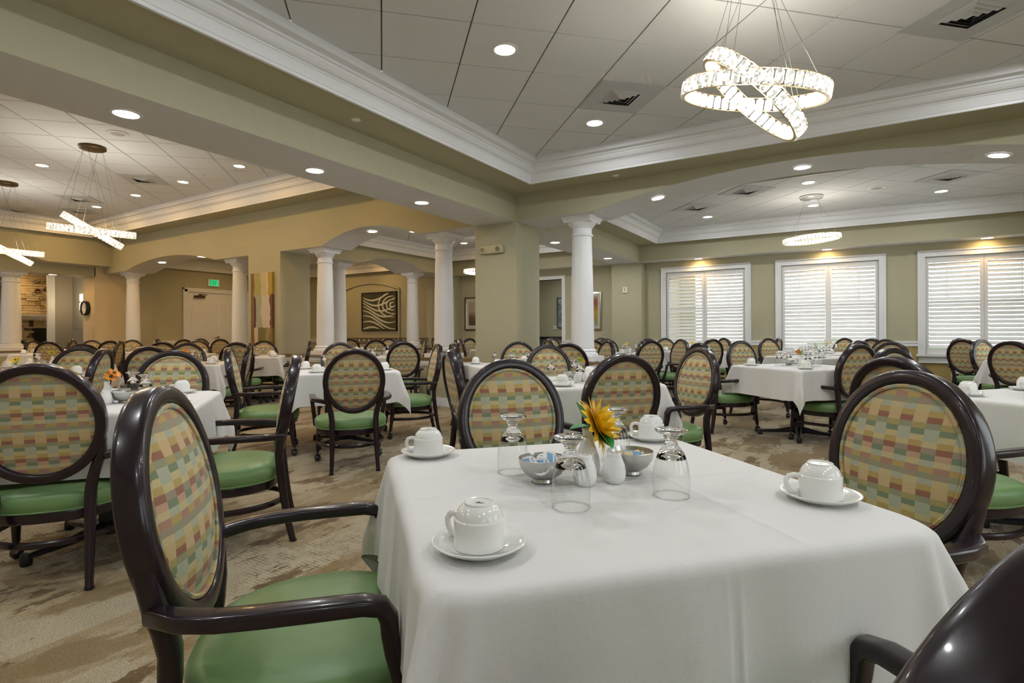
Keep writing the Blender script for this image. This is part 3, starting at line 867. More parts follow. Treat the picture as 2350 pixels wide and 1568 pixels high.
def cloth_mesh(seed, n=56, e=0.495, drop=0.29, crease=False):
    rnd = random.Random(seed)
    h = e + drop
    ph = [rnd.uniform(0, 6.28) for _ in range(12)]
    # one-dimensional sample positions, dense near the table edge
    half = [0.0]
    m = n // 2
    for i in range(1, m + 1):
        t = i / m
        half.append(h * t)
    near = [e - 0.03, e - 0.015, e - 0.005, e + 0.004, e + 0.012, e + 0.022]
    half = sorted(set([round(q, 4) for q in half if all(abs(q - s) > 0.006 for s in near)] + near))
    if crease:
        cl = [0.004, 0.009, 0.014, 0.0175, 0.020, 0.0225, 0.026, 0.031, 0.104, 0.108, 0.111, 0.114, 0.118, 0.162, 0.166, 0.170, 0.174, 0.178]
        half = sorted(set([q for q in half if q == 0 or all(abs(q - c) > 0.003 for c in cl)] + cl))
    us = [-q for q in half[::-1] if q > 0] + half
    rr = 0.022                              # bend radius at the edge
    def drop_profile(d):
        """distance past the edge -> (outward, down)"""
        L = rr * PI / 2
        if d <= 0: return d, 0.0
        if d < L: return rr * math.sin(d / rr), rr * (1 - math.cos(d / rr))
        return rr + (d - L) * 0.06, rr + (d - L)
    rc = 0.075                              # rounded corners of the table top
    def pos(u, v):
        core = e - rr - rc
        du, dv = max(abs(u) - core, 0), max(abs(v) - core, 0)
        su, sv = (1 if u >= 0 else -1), (1 if v >= 0 else -1)
        r = math.hypot(du, dv)
        d = r - rc                          # distance past the flat top
        if d <= 0:
            z = 0.0012 * math.sin(5 * u + ph[0]) * math.sin(4 * v + ph[1])
            if crease:
                fo = min(1, -d / 0.05) if d > -0.05 else 1
                z += 0.0026 * math.exp(-((u - 0.02) / 0.0055) ** 2) + 0.0018 * math.exp(-((v - 0.17) / 0.005) ** 2)
            return Vector((u, v, z))
        phi = math.atan2(dv, du)
        o, dn = drop_profile(d)
        q = min(1, d / drop)
        if dv == 0 or du == 0:
            k = v if dv == 0 else u
            o += q * (0.014 * math.sin(7 * k + ph[2 + (su > 0) + 2 * (dv > 0)]) + 0.006 * math.sin(17 * k + ph[6 + (sv > 0)]) + 0.004 * math.sin(31 * k + ph[7]))
            dn += 0.004 * math.sin(6 * k + ph[3]) * q
            if crease: o += 0.007 * q * (math.exp(-((k - 0.02) / 0.008) ** 2) + 0.8 * math.exp(-((k + 0.11 - 0.05 * math.sin(9 * d)) / 0.006) ** 2))
            if dv == 0: return Vector((su * (core + rc + o), v, -dn))
            return Vector((u, sv * (core + rc + o), -dn))
        fold = math.sin(2 * phi)
        ka = core * (1 - 0.0)
        edge_wave = 0.014 * math.sin(7 * ka + ph[2 + (su > 0)]) + 0.006 * math.sin(17 * ka + ph[6 + (sv > 0)])
        out = rc + o + q * ((1 - fold) * edge_wave + 0.085 * fold ** 1.6 + (0.040 if crease else 0.026) * math.sin(8 * phi + ph[9 + (su > 0)]) * fold)
        dn = dn * (1 - 0.08 * fold * q)
        w = 0.5 + (phi - PI / 4) * 0.34
        ang = phi + (w * PI / 2 - phi) * min(1, d / 0.16) * (fold ** 0.5)
        return Vector((su * (core + out * math.cos(ang)), sv * (core + out * math.sin(ang)), -dn))
    bm = bmesh.new()
    grid = [[bm.verts.new(pos(u, v)) for v in us] for u in us]
    k = len(us)
    for i in range(k - 1):
        for j in range(k - 1):
            bm.faces.new((grid[i][j], grid[i + 1][j], grid[i + 1][j + 1], grid[i][j + 1]))
    return mesh(bm, 'tablecloth', CLOTH, True, None)
CLOTHS = [cloth_mesh(s, 40) for s in (1, 2, 3)]
CLOTH0 = cloth_mesh(11, 96, crease=True)

def lathe_mesh(name, prof, m, n=28): return M(lambda b: lathe(b, prof, n), name, m, True, 0.8)
# coffee cup standing upside down on its saucer
def cup_body(b):
    lathe(b, [(0.0405, 0.0), (0.0428, 0.001), (0.0434, 0.010), (0.0434, 0.0465), (0.0430, 0.0485), (0.0416, 0.0495), (0.0406, 0.0505), (0.0400, 0.0545), (0.0372, 0.0620), (0.0325, 0.0680), (0.0280, 0.0715), (0.0262, 0.0722), (0.0258, 0.0752), (0.0248, 0.0762),
              (0.0228, 0.0758), (0.0222, 0.0735), (0.0, 0.0735)], 48)
    lathe(b, [(0.0405, 0.0), (0.0400, 0.045), (0.034, 0.062), (0.0, 0.068)], 40)
def cup_handle(b):
    pts = [(0.041, 0, 0.044), (0.052, 0, 0.047), (0.064, 0, 0.044), (0.070, 0, 0.034), (0.069, 0, 0.024), (0.063, 0, 0.013), (0.054, 0, 0.009), (0.042, 0, 0.013)]
    sweep(b, pts, [(0.011, 0.009)] * 8, up=(0, 1, 0), n=10, power=0.9)
def cup_mark(b):
    for i, (a, ln) in enumerate(((0.0, 0.013), (0.5, 0.009), (-0.6, 0.010), (0.2, 0.007))):
        c, s = math.cos(a), math.sin(a); w = 0.0009
        x, y = (i - 1.5) * 0.002, (i % 2) * 0.003 - 0.001
        v = [b.verts.new((x + c * p * ln - s * q * w, y + s * p * ln + c * q * w, 0.0739)) for p, q in ((-.5, -1), (.5, -1), (.5, 1), (-.5, 1))]
        b.faces.new(v)
CUPK = Kit('coffee_cup').add('cup_body', M(cup_body, 'cup_body', PORC, True, 0.42)).add('handle', M(cup_handle, 'handle', PORC, True)).add('maker_mark', M(cup_mark, 'maker_mark', BLACK))
SAUCER = lathe_mesh('saucer', [(0, 0.004), (0.042, 0.004), (0.045, 0.0), (0.050, 0.0), (0.053, 0.004), (0.070, 0.010), (0.0795, 0.0165), (0.0805, 0.0185), (0.0785, 0.0190), (0.066, 0.0125), (0.052, 0.0085), (0.048, 0.0065), (0, 0.0062)], PORC, 44)
# goblet standing upside down: thin bowl, solid stem and foot
def gob_bowl(b):
    lathe(b, [(0.0390, 0.0), (0.0398, 0.0008), (0.0402, 0.003), (0.0415, 0.028), (0.0405, 0.050), (0.0360, 0.075), (0.0310, 0.0895)], 40)
def gob_rim(b):
    pts = [(0.0396 * math.cos(2 * PI * i / 40), 0.0396 * math.sin(2 * PI * i / 40), 0.0010) for i in range(40)]
    sweep(b, pts, (0.0012, 0.0018), closed=True, n=6, power=1.0)
def gob_stem(b):
    lathe(b, [(0.0, 0.100), (0.012, 0.098), (0.0235, 0.0905), (0.0285, 0.0845), (0.0330, 0.0845), (0.0285, 0.096), (0.0195, 0.109), (0.0150, 0.115), (0.0125, 0.121), (0.0125, 0.126), (0.0150, 0.131), (0.0200, 0.137), (0.0, 0.139)], 40)
def gob_foot(b):
    lathe(b, [(0.0, 0.1385), (0.0195, 0.1366), (0.0330, 0.1435), (0.0365, 0.146), (0.0370, 0.148), (0.0355, 0.1497), (0.0, 0.1503)], 40)
GOBK = Kit('goblet').add('bowl', M(gob_bowl, 'bowl', THIN, True, 1.2)).add('rim', M(gob_rim, 'rim', GLASS, True)).add('stem', M(gob_stem, 'stem', GLASS, True, 1.2)).add('foot', M(gob_foot, 'foot', GLASS, True, 1.2))
def bowl(b):
    lathe(b, [(0, 0.0), (0.025, 0.0), (0.027, 0.002), (0.0255, 0.009), (0.030, 0.011), (0.046, 0.022), (0.0575, 0.040), (0.0605, 0.056), (0.0610, 0.060), (0.0595, 0.0605), (0.0585, 0.056), (0.055, 0.040), (0.043, 0.024), (0.026, 0.014), (0, 0.012)], 40)
BOWL = M(bowl, 'steel_bowl', STEEL, True, 0.9)
def shaker(b):
    lathe(b, [(0, 0.0), (0.0205, 0.0), (0.0245, 0.004), (0.0282, 0.016), (0.0285, 0.026), (0.0258, 0.043), (0.0205, 0.058), (0.0178, 0.064), (0.0176, 0.069), (0.0165, 0.0715), (0.0, 0.0725)], 32)
def shaker_holes(b):
    for i in range(5):
        a = 2 * PI * i / 5
        lathe(b, [(0, 0.0722), (0.0012, 0.0722), (0.0012, 0.0731), (0, 0.0731)], 6, 0.007 * math.cos(a), 0.007 * math.sin(a), 0)
PORCT = mat('textured_porcelain', (0.80, 0.80, 0.78), 0.25)
def _tex():
    n, l, b = nodes_of(PORCT)
    tc = n.new('ShaderNodeTexCoord'); w = n.new('ShaderNodeTexWave'); w.inputs['Scale'].default_value = 75; w.bands_direction = 'Z'
    l.new(tc.outputs['Object'], w.inputs['Vector'])
    bp = n.new('ShaderNodeBump'); bp.inputs['Strength'].default_value = 0.25; bp.inputs['Distance'].default_value = 0.001
    l.new(w.outputs['Fac'], bp.inputs['Height']); l.new(bp.outputs[0], b.inputs['Normal'])
_tex()
SHAKERK = Kit('shaker').add('shaker_body', M(shaker, 'shaker_body', PORCT, True)).add('pour_hole', M(shaker_holes, 'pour_hole', BLACK))
VASE = lathe_mesh('bud_vase', [(0, 0.0), (0.026, 0.0), (0.031, 0.006), (0.033, 0.022), (0.030, 0.045), (0.022, 0.068), (0.0145, 0.088), (0.0125, 0.104), (0.0145, 0.116), (0.0135, 0.117), (0.0105, 0.104), (0.0, 0.10)], PORC, 32)

def petal(b, a, ln, w, lift, origin, basis, seed, curl=0.0):
    """a pointed petal in the flower's own frame"""
    X, Yv, Zv = basis
    rows = []
    for i in range(6):
        t = i / 5.0
        ww = w * (math.sin(PI * min(1, 0.12 + t * 0.88)) ** 0.7) * (1 - 0.35 * t)
        rr = 0.010 + ln * t
        zz = lift * t + curl * t * t
        c, s = math.cos(a), math.sin(a)
        row = []
        for q in (-1, 0, 1):
            p = Vector((c * rr - s * q * ww, s * rr + c * q * ww, zz + 0.15 * ww * abs(q)))
            row.append(b.verts.new(origin + X * p.x + Yv * p.y + Zv * p.z))
        rows.append(row)
    for r0, r1 in zip(rows, rows[1:]):
        for j in range(2): b.faces.new((r0[j], r0[j + 1], r1[j + 1], r1[j]))

def basis_from(d):
    d = Vector(d).normalized()
    x = d.cross(Vector((0, 0, 1)))
    if x.length < 1e-3: x = Vector((1, 0, 0))
    x.normalize(); return (x, d.cross(x).normalized(), d)

def leaf(b, p0, d, ln, w, bend=0.3):
    p0, d = Vector(p0), Vector(d).normalized()
    side = d.cross(Vector((0, 0, 1)))
    if side.length < 1e-3: side = Vector((1, 0, 0))
    side.normalize(); up = side.cross(d).normalized()
    rows = []
    for i in range(8):
        t = i / 7.0
        ww = w * math.sin(PI * (0.05 + 0.95 * t)) ** 0.8 * (1.25 - 0.5 * t)
        c = p0 + d * (ln * t) - up * (bend * ln * t * t)
        jag = 1 + 0.10 * (i % 2)
        rows.append([b.verts.new(c + side * (q * ww * jag) + up * (0.22 * ww * abs(q))) for q in (-1, 0, 1)])
    for r0, r1 in zip(rows, rows[1:]):
        for j in range(2): b.faces.new((r0[j], r0[j + 1], r1[j + 1], r1[j]))

def flower_kit(kind):
    """kind 'sun': one big yellow bloom turned forward with leaves; 'daisy': two small orange blooms and a sprig"""
    k = Kit('artificial_flower')
    rnd = random.Random(len(kind))
    if kind == 'sun':
        head = Vector((0.022, -0.020, 0.128)); d = Vector((0.90, -0.12, 0.42))
        X, Yv, Zv = basis_from(d)
        def petals(b):
            for ring, (n, ln, lift, curl) in enumerate(((17, 0.072, 0.000, -0.008), (15, 0.064, 0.016, 0.0), (12, 0.050, 0.030, 0.010), (10, 0.032, 0.040, 0.016))):
                for i in range(n):
                    petal(b, 2 * PI * (i + 0.5 * (ring % 2)) / n + rnd.uniform(-.08, .08), ln * rnd.uniform(0.88, 1.1), 0.0135, lift, head, (X, Yv, Zv), i, curl)
        k.add('petals', M(petals, 'petals', PETAL, True))
        def centre(b):
            r = []
            for i in range(5):
                t = i / 4.0 * PI / 2
                r.append((0.013 * math.cos(t), 0.012 * math.sin(t)))
            rings = []
            for rr, zz in r:
                if rr < 1e-4: rings.append([b.verts.new(head + Zv * (zz + 0.004))])
                else: rings.append([b.verts.new(head + X * (rr * math.cos(2 * PI * j / 14)) + Yv * (rr * math.sin(2 * PI * j / 14)) + Zv * (zz + 0.004)) for j in range(14)])
            for a, c in zip(rings, rings[1:]):
                for j in range(14):
                    if len(c) == 1: b.faces.new((a[j], a[(j + 1) % 14], c[0]))
                    else: b.faces.new((a[j], a[(j + 1) % 14], c[(j + 1) % 14], c[j]))
        k.add('flower_centre', M(centre, 'flower_centre', SEEDS, True))
        k.add('stem', M(lambda b: sweep(b, [(0, 0, 0.06), (0.0, 0.0, 0.105), (0.010, -0.008, 0.122), head - Zv * 0.004], (0.005, 0.005), n=6, power=1.0), 'stem', LEAF, True))
        for p, dd, ln, w, bd in (((0.008, 0.0, 0.118), (-0.45, -0.25, 0.95), 0.085, 0.022, 0.05), ((0.010, -0.004, 0.120), (-0.80, -0.40, 0.20), 0.062, 0.024, 0.25),
                                 ((0.030, -0.016, 0.112), (0.55, -0.70, -0.42), 0.065, 0.020, 0.15), ((0.020, 0.01, 0.125), (0.9, 0.35, 0.45), 0.095, 0.007, 0.6)):
            k.add('leaf', M(lambda b: leaf(b, p, dd, ln, w, bd), 'leaf', LEAF, True))
    else:
        pet = PETALO if kind == 'daisy' else PETAL
        for hi, (head, d) in enumerate((((0.020, -0.012, 0.140), (0.25, -0.5, 0.65)), ((0.034, -0.006, 0.158), (0.55, -0.3, 0.75)))):
            if kind == 'single' and hi: continue
            head = Vector(head) if kind == 'daisy' else Vector((0.012, -0.01, 0.158))
            bs = basis_from(d)
            def petals(b):
                for i in range(14): petal(b, 2 * PI * i / 14 + rnd.uniform(-.1, .1), 0.027 if kind == 'daisy' else 0.036, 0.007, 0.004 + 0.004 * (i % 2), head, bs, i)
            k.add('petals', M(petals, 'petals', pet, True))
            k.add('flower_centre', M(lambda b: lathe(b, [(0, -0.002), (0.008, -0.001), (0.007, 0.006), (0, 0.009)], 10, *(head + bs[2] * 0.004)), 'flower_centre', SEEDS, True))
            k.add('stem', M(lambda b: sweep(b, [(0, 0, 0.06), (0.004 * hi, 0, 0.115), head], (0.003, 0.003), n=6, power=1.0), 'stem', LEAF, True))
        def sprig(b):
            for bx, bz in ((-0.012, 0.0), (0.014, -0.008)):
                sweep(b, [(0, 0, 0.10), (bx * 0.6, 0.004, 0.14 + bz), (bx * 1.6, 0.006, 0.175 + bz)], (0.0025, 0.0025), n=5, power=1.0)
                for i in range(6):
                    t = i / 5.0
                    p = Vector((bx * (0.6 + t), 0.005, 0.14 + bz + 0.035 * t))
                    leaf(b, p, ((1 if i % 2 else -1) * 0.9, -0.3, 0.5), 0.016, 0.006, 0.1)
        k.add('sprig', M(sprig, 'sprig', SPRIG, True))
        k.add('leaf', M(lambda b: leaf(b, (0.0, 0, 0.115), (-0.6, -0.3, 0.6), 0.045, 0.010, 0.2), 'leaf', LEAF, True))
    return k
FLOWER = {kk: flower_kit(kk) for kk in ('sun', 'daisy', 'single')}

# half-and-half tubs and sugar packets
def creamer_kit():
    k = Kit('creamer_tub')
    k.add('tub', lathe_mesh('tub', [(0, 0), (0.0135, 0), (0.0150, 0.004), (0.0185, 0.022), (0.0215, 0.0235), (0.0215, 0.0245), (0, 0.0245)], CREAMC, 24))
    def lid(b):
        lathe(b, [(0.0, 0.0247), (0.0225, 0.0247), (0.0225, 0.0254), (0.0, 0.0256)], 24)
        box(b, 0.015, 0.030, -0.007, 0.007, 0.0247, 0.0254)
    k.add('foil_lid', M(lid, 'foil_lid', PAPER), [('blue_print', M(lambda b: (box(b, -0.012, 0.004, -0.016, 0.016, 0.0256, 0.0259), box(b, 0.010, 0.0125, -0.015, 0.015, 0.0256, 0.0258)), 'blue_print', PAPERB))])
    return k
CREAMER = creamer_kit()
PACKETK = Kit('sugar_packet').add('packet', M(lambda b: sweep(b, [(-0.031, 0, 0), (-0.024, 0, 0.0), (0, 0, 0.001), (0.024, 0, 0), (0.031, 0, 0)], [(0.042, 0.001), (0.044, 0.003), (0.044, 0.006), (0.044, 0.003), (0.042, 0.001)], n=8), 'packet', SUGARP, True)) \
    .add('blue_band', M(lambda b: box(b, -0.008, 0.014, -0.0222, 0.0222, -0.0034, 0.0042), 'blue_band', PAPERB))

# ================================================================ LAYOUT OF TABLES AND CHAIRS
# world bearings of the four sides of a table (tables stand diagonally in the room)
FACE = {'F': R(-40), 'B': R(140), 'R': R(50), 'L': R(-130)}   # direction a chair looks
SIDE = {'F': 'far-door side', 'B': 'near side', 'R': '', 'L': ''}

def chair_at(label, top, cls, dr=0.0, group=None):
    """top: plan position of the crest of the back"""
    a = FACE[cls] + R(dr)
    x, y = top[0] + 0.345 * math.cos(a), top[1] + 0.345 * math.sin(a)
    return CHAIR.place(label, 'chair', (x, y, 0), a - PI / 2, group)

# key: (centre, rotation offset, words that find the table, chairs, cups, glasses, flower kind)
TABLES = {
 'T0': ((-0.53, 1.28), 0, 'table with the creamer bowl'),
 'T1': ((-3.46, 1.42), 2, 'table with the orange daisies'),
 'T2': ((-4.42, 3.92), 4, 'table straddling the line of the lit beam'),
 'T3': ((-1.78, 3.86), 0, 'table with the drooping yellow sunflower'),
 'T4': ((-0.47, 6.58), 0, 'table under the wide arch'),
 'T5': ((1.02, 4.12), 0, 'table behind the armchair with the yellow piping'),
 'T6': ((-0.45, 9.25), 0, 'table under the ring chandelier by the windows'),
 'T9': ((-3.36, 5.48), 0, 'table before the pier with the emergency light'),
 'T10': ((-3.42, 9.45), 0, 'table beside the pilaster with the alarm plate'),
 'T14': ((-2.62, 10.85), 0, 'table at the window nearest the pilaster'),
 'T15': ((-0.38, 11.02), 0, 'table at the middle window'),
 'T11': ((2.12, 9.2), 0, 'table before the window farthest from the pilaster'),
 'T13': ((2.15, 11.2), 0, 'table at the window farthest from the pilaster'),
 'T8': ((-6.62, 6.45), 0, 'table under the middle arch'),
 'T16': ((-8.70, 8.55), 0, 'table beside the cross arch'),
 'T17': ((-11.4, 10.1), 0, 'table by the lattice banquette'),
 'T18': ((-6.55, 10.05), 0, 'table in the landscape-picture room'),
 'T12': ((-5.35, 10.85), 0, 'table by the open doorway'),
 'T21': ((-14.75, 8.05), 0, 'table beside the double doors'),
 'TA': ((-6.02, 1.80), 0, 'table behind the daisy table'),
 'TB': ((-7.20, 3.78), 0, 'table under the nearer two-ring chandelier'),
 'TC': ((-8.45, 5.53), 0, 'table in front of the tall abstract painting'),
 'TD': ((-10.5, 5.5), 0, 'table beside the painting-side column'),
 'TE': ((-13.5, 5.85), 0, 'table in front of the clock-side column'),
 'TF': ((-13.75, 4.62), 0, 'table before the ledge by the fireplace'),
 'TG': ((-8.10, 2.75), 0, 'table between the two hanging crystal lamps'),
}
CHAIRS = [
 # table, top position, class, turn, label
 ('T0', (-1.370, 0.642), 'R', -4, 'dark oval-back armchair at the creamer-bowl table, on the side towards the daisy table'),
 ('T0', (-1.33, 2.13), 'F', 0, 'oval-back armchair at the creamer-bowl table, in front of the arch pier'),
 ('T0', (0.17, 2.07), 'L', -4, 'oval-back armchair with yellow piping at the creamer-bowl table'),
 ('T0', (0.196, 0.549), 'B', -2, 'oval-back armchair at the creamer-bowl table of which only rim and arm show'),
 ('T1', (-2.94, 0.93), 'B', 4, 'oval-back armchair at the orange-daisy table, its back to the creamer-bowl table'),
 ('T1', (-4.30, 2.19), 'F', 0, 'oval-back armchair at the orange-daisy table, facing its daisies with the fabric front showing'),
 ('T1', (-2.70, 2.06), 'L', 2, 'oval-back armchair seen edge-on at the orange-daisy table, its arms reaching over the daisy cloth'),
 ('T2', (-3.37, 3.10), 'B', 3, 'oval-back armchair seen fully from behind at the table straddling the beam line'),
 ('T2', (-4.91, 2.97), 'R', 2, 'oval-back armchair seen edge-on at the beam-line table, on its daisy-table side'),
 ('T2', (-3.97, 4.90), 'L', 0, 'oval-back armchair seen edge-on at the beam-line table, on its wide-arch side'),
 ('T2', (-5.88, 5.14), 'F', 0, 'oval-back armchair across the beam-line table, facing it from the column side'),
 ('T3', (-1.07, 2.97), 'B', 0, 'oval-back armchair from behind at the drooping-sunflower table, above the creamer-bowl table'),
 ('T3', (-2.51, 3.18), 'R', 0, 'oval-back armchair seen edge-on at the drooping-sunflower table'),
 ('T3', (-0.98, 4.42), 'L', 0, 'oval-back armchair turned three-quarters at the drooping-sunflower table'),
 ('T3', (-2.62, 4.94), 'F', 0, 'oval-back armchair behind the drooping sunflower, fabric front showing'),
 ('T4', (-1.46, 6.40), 'R', 0, 'oval-back armchair beside the wide-arch table, its whole green seat and casters in view'),
 ('T4', (0.09, 6.20), 'B', 0, 'oval-back armchair from behind at the wide-arch table, green seat under the cloth'),
 ('T4', (-1.30, 8.10), 'F', 0, 'oval-back armchair across the wide-arch table, below the windows'),
 ('T4', (0.42, 7.60), 'L', 0, 'oval-back armchair with chipped rim at the wide-arch table, window side'),
 ('T5', (0.16, 3.14), 'R', 0, 'oval-back armchair from behind, its rim just over the yellow-piped armchair'),
 ('T5', (0.24, 4.80), 'F', 0, 'oval-back armchair whose fabric crest peeks behind the yellow-piped armchair'),
 ('T6', (0.12, 8.75), 'B', 0, 'oval-back armchair from behind at the ring-chandelier table'),
 ('T6', (0.48, 10.1), 'L', 0, 'oval-back armchair with gold-lit fabric at the ring-chandelier table'),
 ('T15', (-1.30, 11.1), 'F', 0, 'oval-back armchair at the middle-window table, next to the window casing'),
 ('T15', (-1.12, 11.4), 'B', 30, 'dark-backed oval armchair at the middle-window table'),
 ('T15', (-0.06, 11.68), 'L', 0, 'oval-back armchair right before the shutters of the middle window'),
 ('T15', (0.30, 11.1), 'R', 0, 'oval-back armchair of which a dark crest shows at the middle-window table'),
 ('T9', (-4.02, 5.20), 'R', 0, 'oval-back armchair seen edge-on at the table before the emergency-light pier'),
 ('T9', (-3.83, 6.42), 'F', -22, 'oval-back armchair standing against the emergency-light pier'),
 ('T9', (-2.79, 5.79), 'B', -25, 'dark-backed oval armchair beside the emergency-light pier, before the low wall'),
 ('T10', (-3.10, 7.85), 'L', 0, 'oval-back armchair turned three-quarters beside the wide-arch column'),
 ('T10', (-2.58, 8.28), 'B', 0, 'oval-back armchair from behind at the alarm-plate table'),
 ('T10', (-2.47, 9.65), 'L', 0, 'oval-back armchair turned three-quarters at the alarm-plate table'),
 ('T10', (-4.08, 10.2), 'F', 0, 'oval-back armchair facing the alarm-plate table from under the beam'),
 ('T10', (-4.72, 11.46), 'F', 0, 'oval-back armchair just behind the one under the beam, below the pictures'),
 ('T14', (-3.27, 11.35), 'F', 0, 'oval-back armchair right before the shutters nearest the pilaster'),
 ('T14', (-3.30, 10.42), 'B', 0, 'dark crest of an oval-back armchair at the pilaster-window table'),
 ('T14', (-2.05, 10.12), 'B', 0, 'oval-back armchair from behind at the pilaster-window table'),
 ('T14', (-2.12, 11.55), 'L', 0, 'oval-back armchair in the gap between two windows'),
 ('T11', (1.57, 8.45), 'R', 0, 'oval-back armchair from behind at the table before the third window'),
 ('T11', (1.52, 9.85), 'F', 0, 'oval-back armchair showing its fabric front before the third window'),
 ('T13', (1.42, 10.48), 'R', 0, 'oval-back armchair from behind right at the third window'),
 ('T13', (1.51, 11.6), 'F', 0, 'oval-back armchair half hidden at the sill of the third window'),
 ('T8', (-5.49, 5.97), 'B', 0, 'oval-back armchair from behind at the middle-arch table'),
 ('T8', (-6.75, 7.25), 'F', 0, 'oval-back armchair across the middle-arch table'),
 ('T16', (-8.05, 7.95), 'B', 0, 'oval-back armchair from behind at the cross-arch table'),
 ('T16', (-9.00, 9.28), 'F', 0, 'oval-back armchair facing across the cross-arch table'),
 ('T17', (-10.2, 9.23), 'B', 0, 'oval-back armchair from behind by the lattice banquette'),
 ('T17', (-12.4, 10.7), 'F', 0, 'oval-back armchair whose crest shows between two columns by the banquette'),
 ('T18', (-7.6, 8.95), 'L', 0, 'oval-back armchair seen edge-on beyond the mirror-side column'),
 ('T18', (-9.0, 10.86), 'R', 0, 'oval-back armchair seen edge-on behind the white column by the pier'),
 ('T18', (-7.05, 9.38), 'R', 0, 'oval-back armchair seen edge-on beside the landscape picture'),
 ('T18', (-7.55, 10.45), 'B', 20, 'dark-backed oval armchair below the landscape picture'),
 ('T18', (-6.10, 8.05), 'L', 0, 'oval-back armchair seen edge-on, nearest the arch in the landscape-picture room'),
 ('T12', (-4.97, 9.4), 'R', 0, 'oval-back armchair below the doorway, its fabric front showing'),
 ('T12', (-5.98, 11.47), 'F', 0, 'oval-back armchair right behind another one in the doorway'),
 ('T10', (-3.71, 8.70), 'B', 0, 'oval-back armchair half behind the wide-arch column'),
 ('T21', (-13.8, 7.26), 'B', 0, 'oval-back armchair from behind, in front of the double doors'),
 ('T21', (-15.55, 8.65), 'F', 0, 'oval-back armchair facing out before the double doors'),
 ('T21', (-13.6, 8.05), 'B', 0, 'oval-back armchair from behind beside the double-door lever'),
 ('T21', (-15.6, 7.53), 'R', 0, 'oval-back armchair whose crest shows under the white chair rail'),
 ('TA', (-6.55, 2.45), 'F', 0, 'oval-back armchair with fabric front showing, behind the daisy table'),
 ('TA', (-5.50, 2.24), 'L', 0, 'oval-back armchair turned away three-quarters behind the daisies'),
 ('TB', (-6.18, 2.90), 'B', 0, 'dark-backed oval armchair at the nearer two-ring chandelier table'),
 ('TB', (-7.84, 4.18), 'F', 0, 'oval-back armchair across the nearer two-ring chandelier table'),
 ('TB', (-6.75, 4.42), 'L', 0, 'oval-back armchair seen edge-on at the nearer two-ring chandelier table'),
 ('TC', (-7.78, 4.85), 'B', 0, 'dark-backed oval armchair at the painting table'),
 ('TC', (-9.12, 6.22), 'F', 0, 'oval-back armchair below the tall abstract painting'),
 ('TC', (-7.95, 6.32), 'L', 0, 'oval-back armchair seen edge-on at the painting table'),
 ('TD', (-9.78, 4.79), 'B', 0, 'dark-backed oval armchair before the painting-side column'),
 ('TD', (-11.25, 6.20), 'F', 0, 'oval-back armchair facing out beside the painting-side column'),
 ('TD', (-11.9, 5.1), 'L', 0, 'oval-back armchair seen edge-on between the two end columns'),
 ('TE', (-12.8, 5.28), 'B', 0, 'dark-backed oval armchair before the clock-side column'),
 ('TE', (-14.25, 6.34), 'F', 0, 'oval-back armchair at the foot of the clock-side column'),
 ('TF', (-12.9, 4.30), 'B', 0, 'oval-back armchair with amber-lit back before the fireplace'),
 ('TF', (-14.9, 4.68), 'R', -15, 'oval-back armchair beside the ledge with the black lantern'),
 ('TF', (-14.45, 5.62), 'F', 0, 'oval-back armchair below the wall clock'),
 ('TF', (-16.05, 5.85), 'L', 0, 'oval-back armchair seen edge-on below the wall sconce'),
 ('TG', (-8.75, 3.30), 'F', 0, 'oval-back armchair between the two hanging crystal lamps, partly behind another'),
]
for tk, top, cls, dr, lab in CHAIRS:
    chair_at(lab, top, cls, dr, 'oval-back dining armchairs')

SHORT = {'T1': 'orange-daisy table', 'T2': 'beam-line table', 'T3': 'drooping-sunflower table', 'T4': 'wide-arch table', 'T5': 'table behind the yellow-piped armchair', 'T6': 'ring-chandelier table',
 'T9': 'table before the emergency-light pier', 'T10': 'alarm-plate table', 'T14': 'pilaster-window table', 'T15': 'middle-window table', 'T11': 'table before the third window', 'T13': 'table at the third window',
 'T8': 'middle-arch table', 'T16': 'cross-arch table', 'T17': 'lattice-banquette table', 'T18': 'landscape-picture table', 'T12': 'open-doorway table', 'T21': 'double-door table', 'TA': 'table behind the orange daisies',
 'TB': 'nearer two-ring chandelier table', 'TC': 'abstract-painting table', 'TD': 'painting-side column table', 'TE': 'clock-side column table', 'TF': 'fireplace-ledge table', 'TG': 'table between the hanging crystal lamps'}
CORNER = ['far-from-fireplace', 'window-side', 'fireplace-side', 'far-from-window']
def place_cup(c, a, words, grp, hand=0.0, mark=False, n='', corner=None):
    if corner:
        tag(obj('saucer', SAUCER, None, (c[0], c[1], TZ + 0.0005)), 'white saucer at the %s corner of the %s' % (corner, words), 'saucer', 'saucers under upturned cups')
        CUPK.place('upside-down white cup at the %s corner of the %s' % (corner, words), 'cup', (c[0], c[1], TZ + 0.0067), a + hand, 'upturned coffee cups', only=('cup_body', 'handle'))
        return
    tag(obj('saucer', SAUCER, None, (c[0], c[1], TZ + 0.0005)), 'white saucer %son the %s' % (n, words), 'saucer', grp + ' saucers')
    CUPK.place('white coffee cup upside down %son the %s' % (n, words), 'cup', (c[0], c[1], TZ + 0.0067), a + hand, grp + ' cups', only=None if mark else ('cup_body', 'handle'))

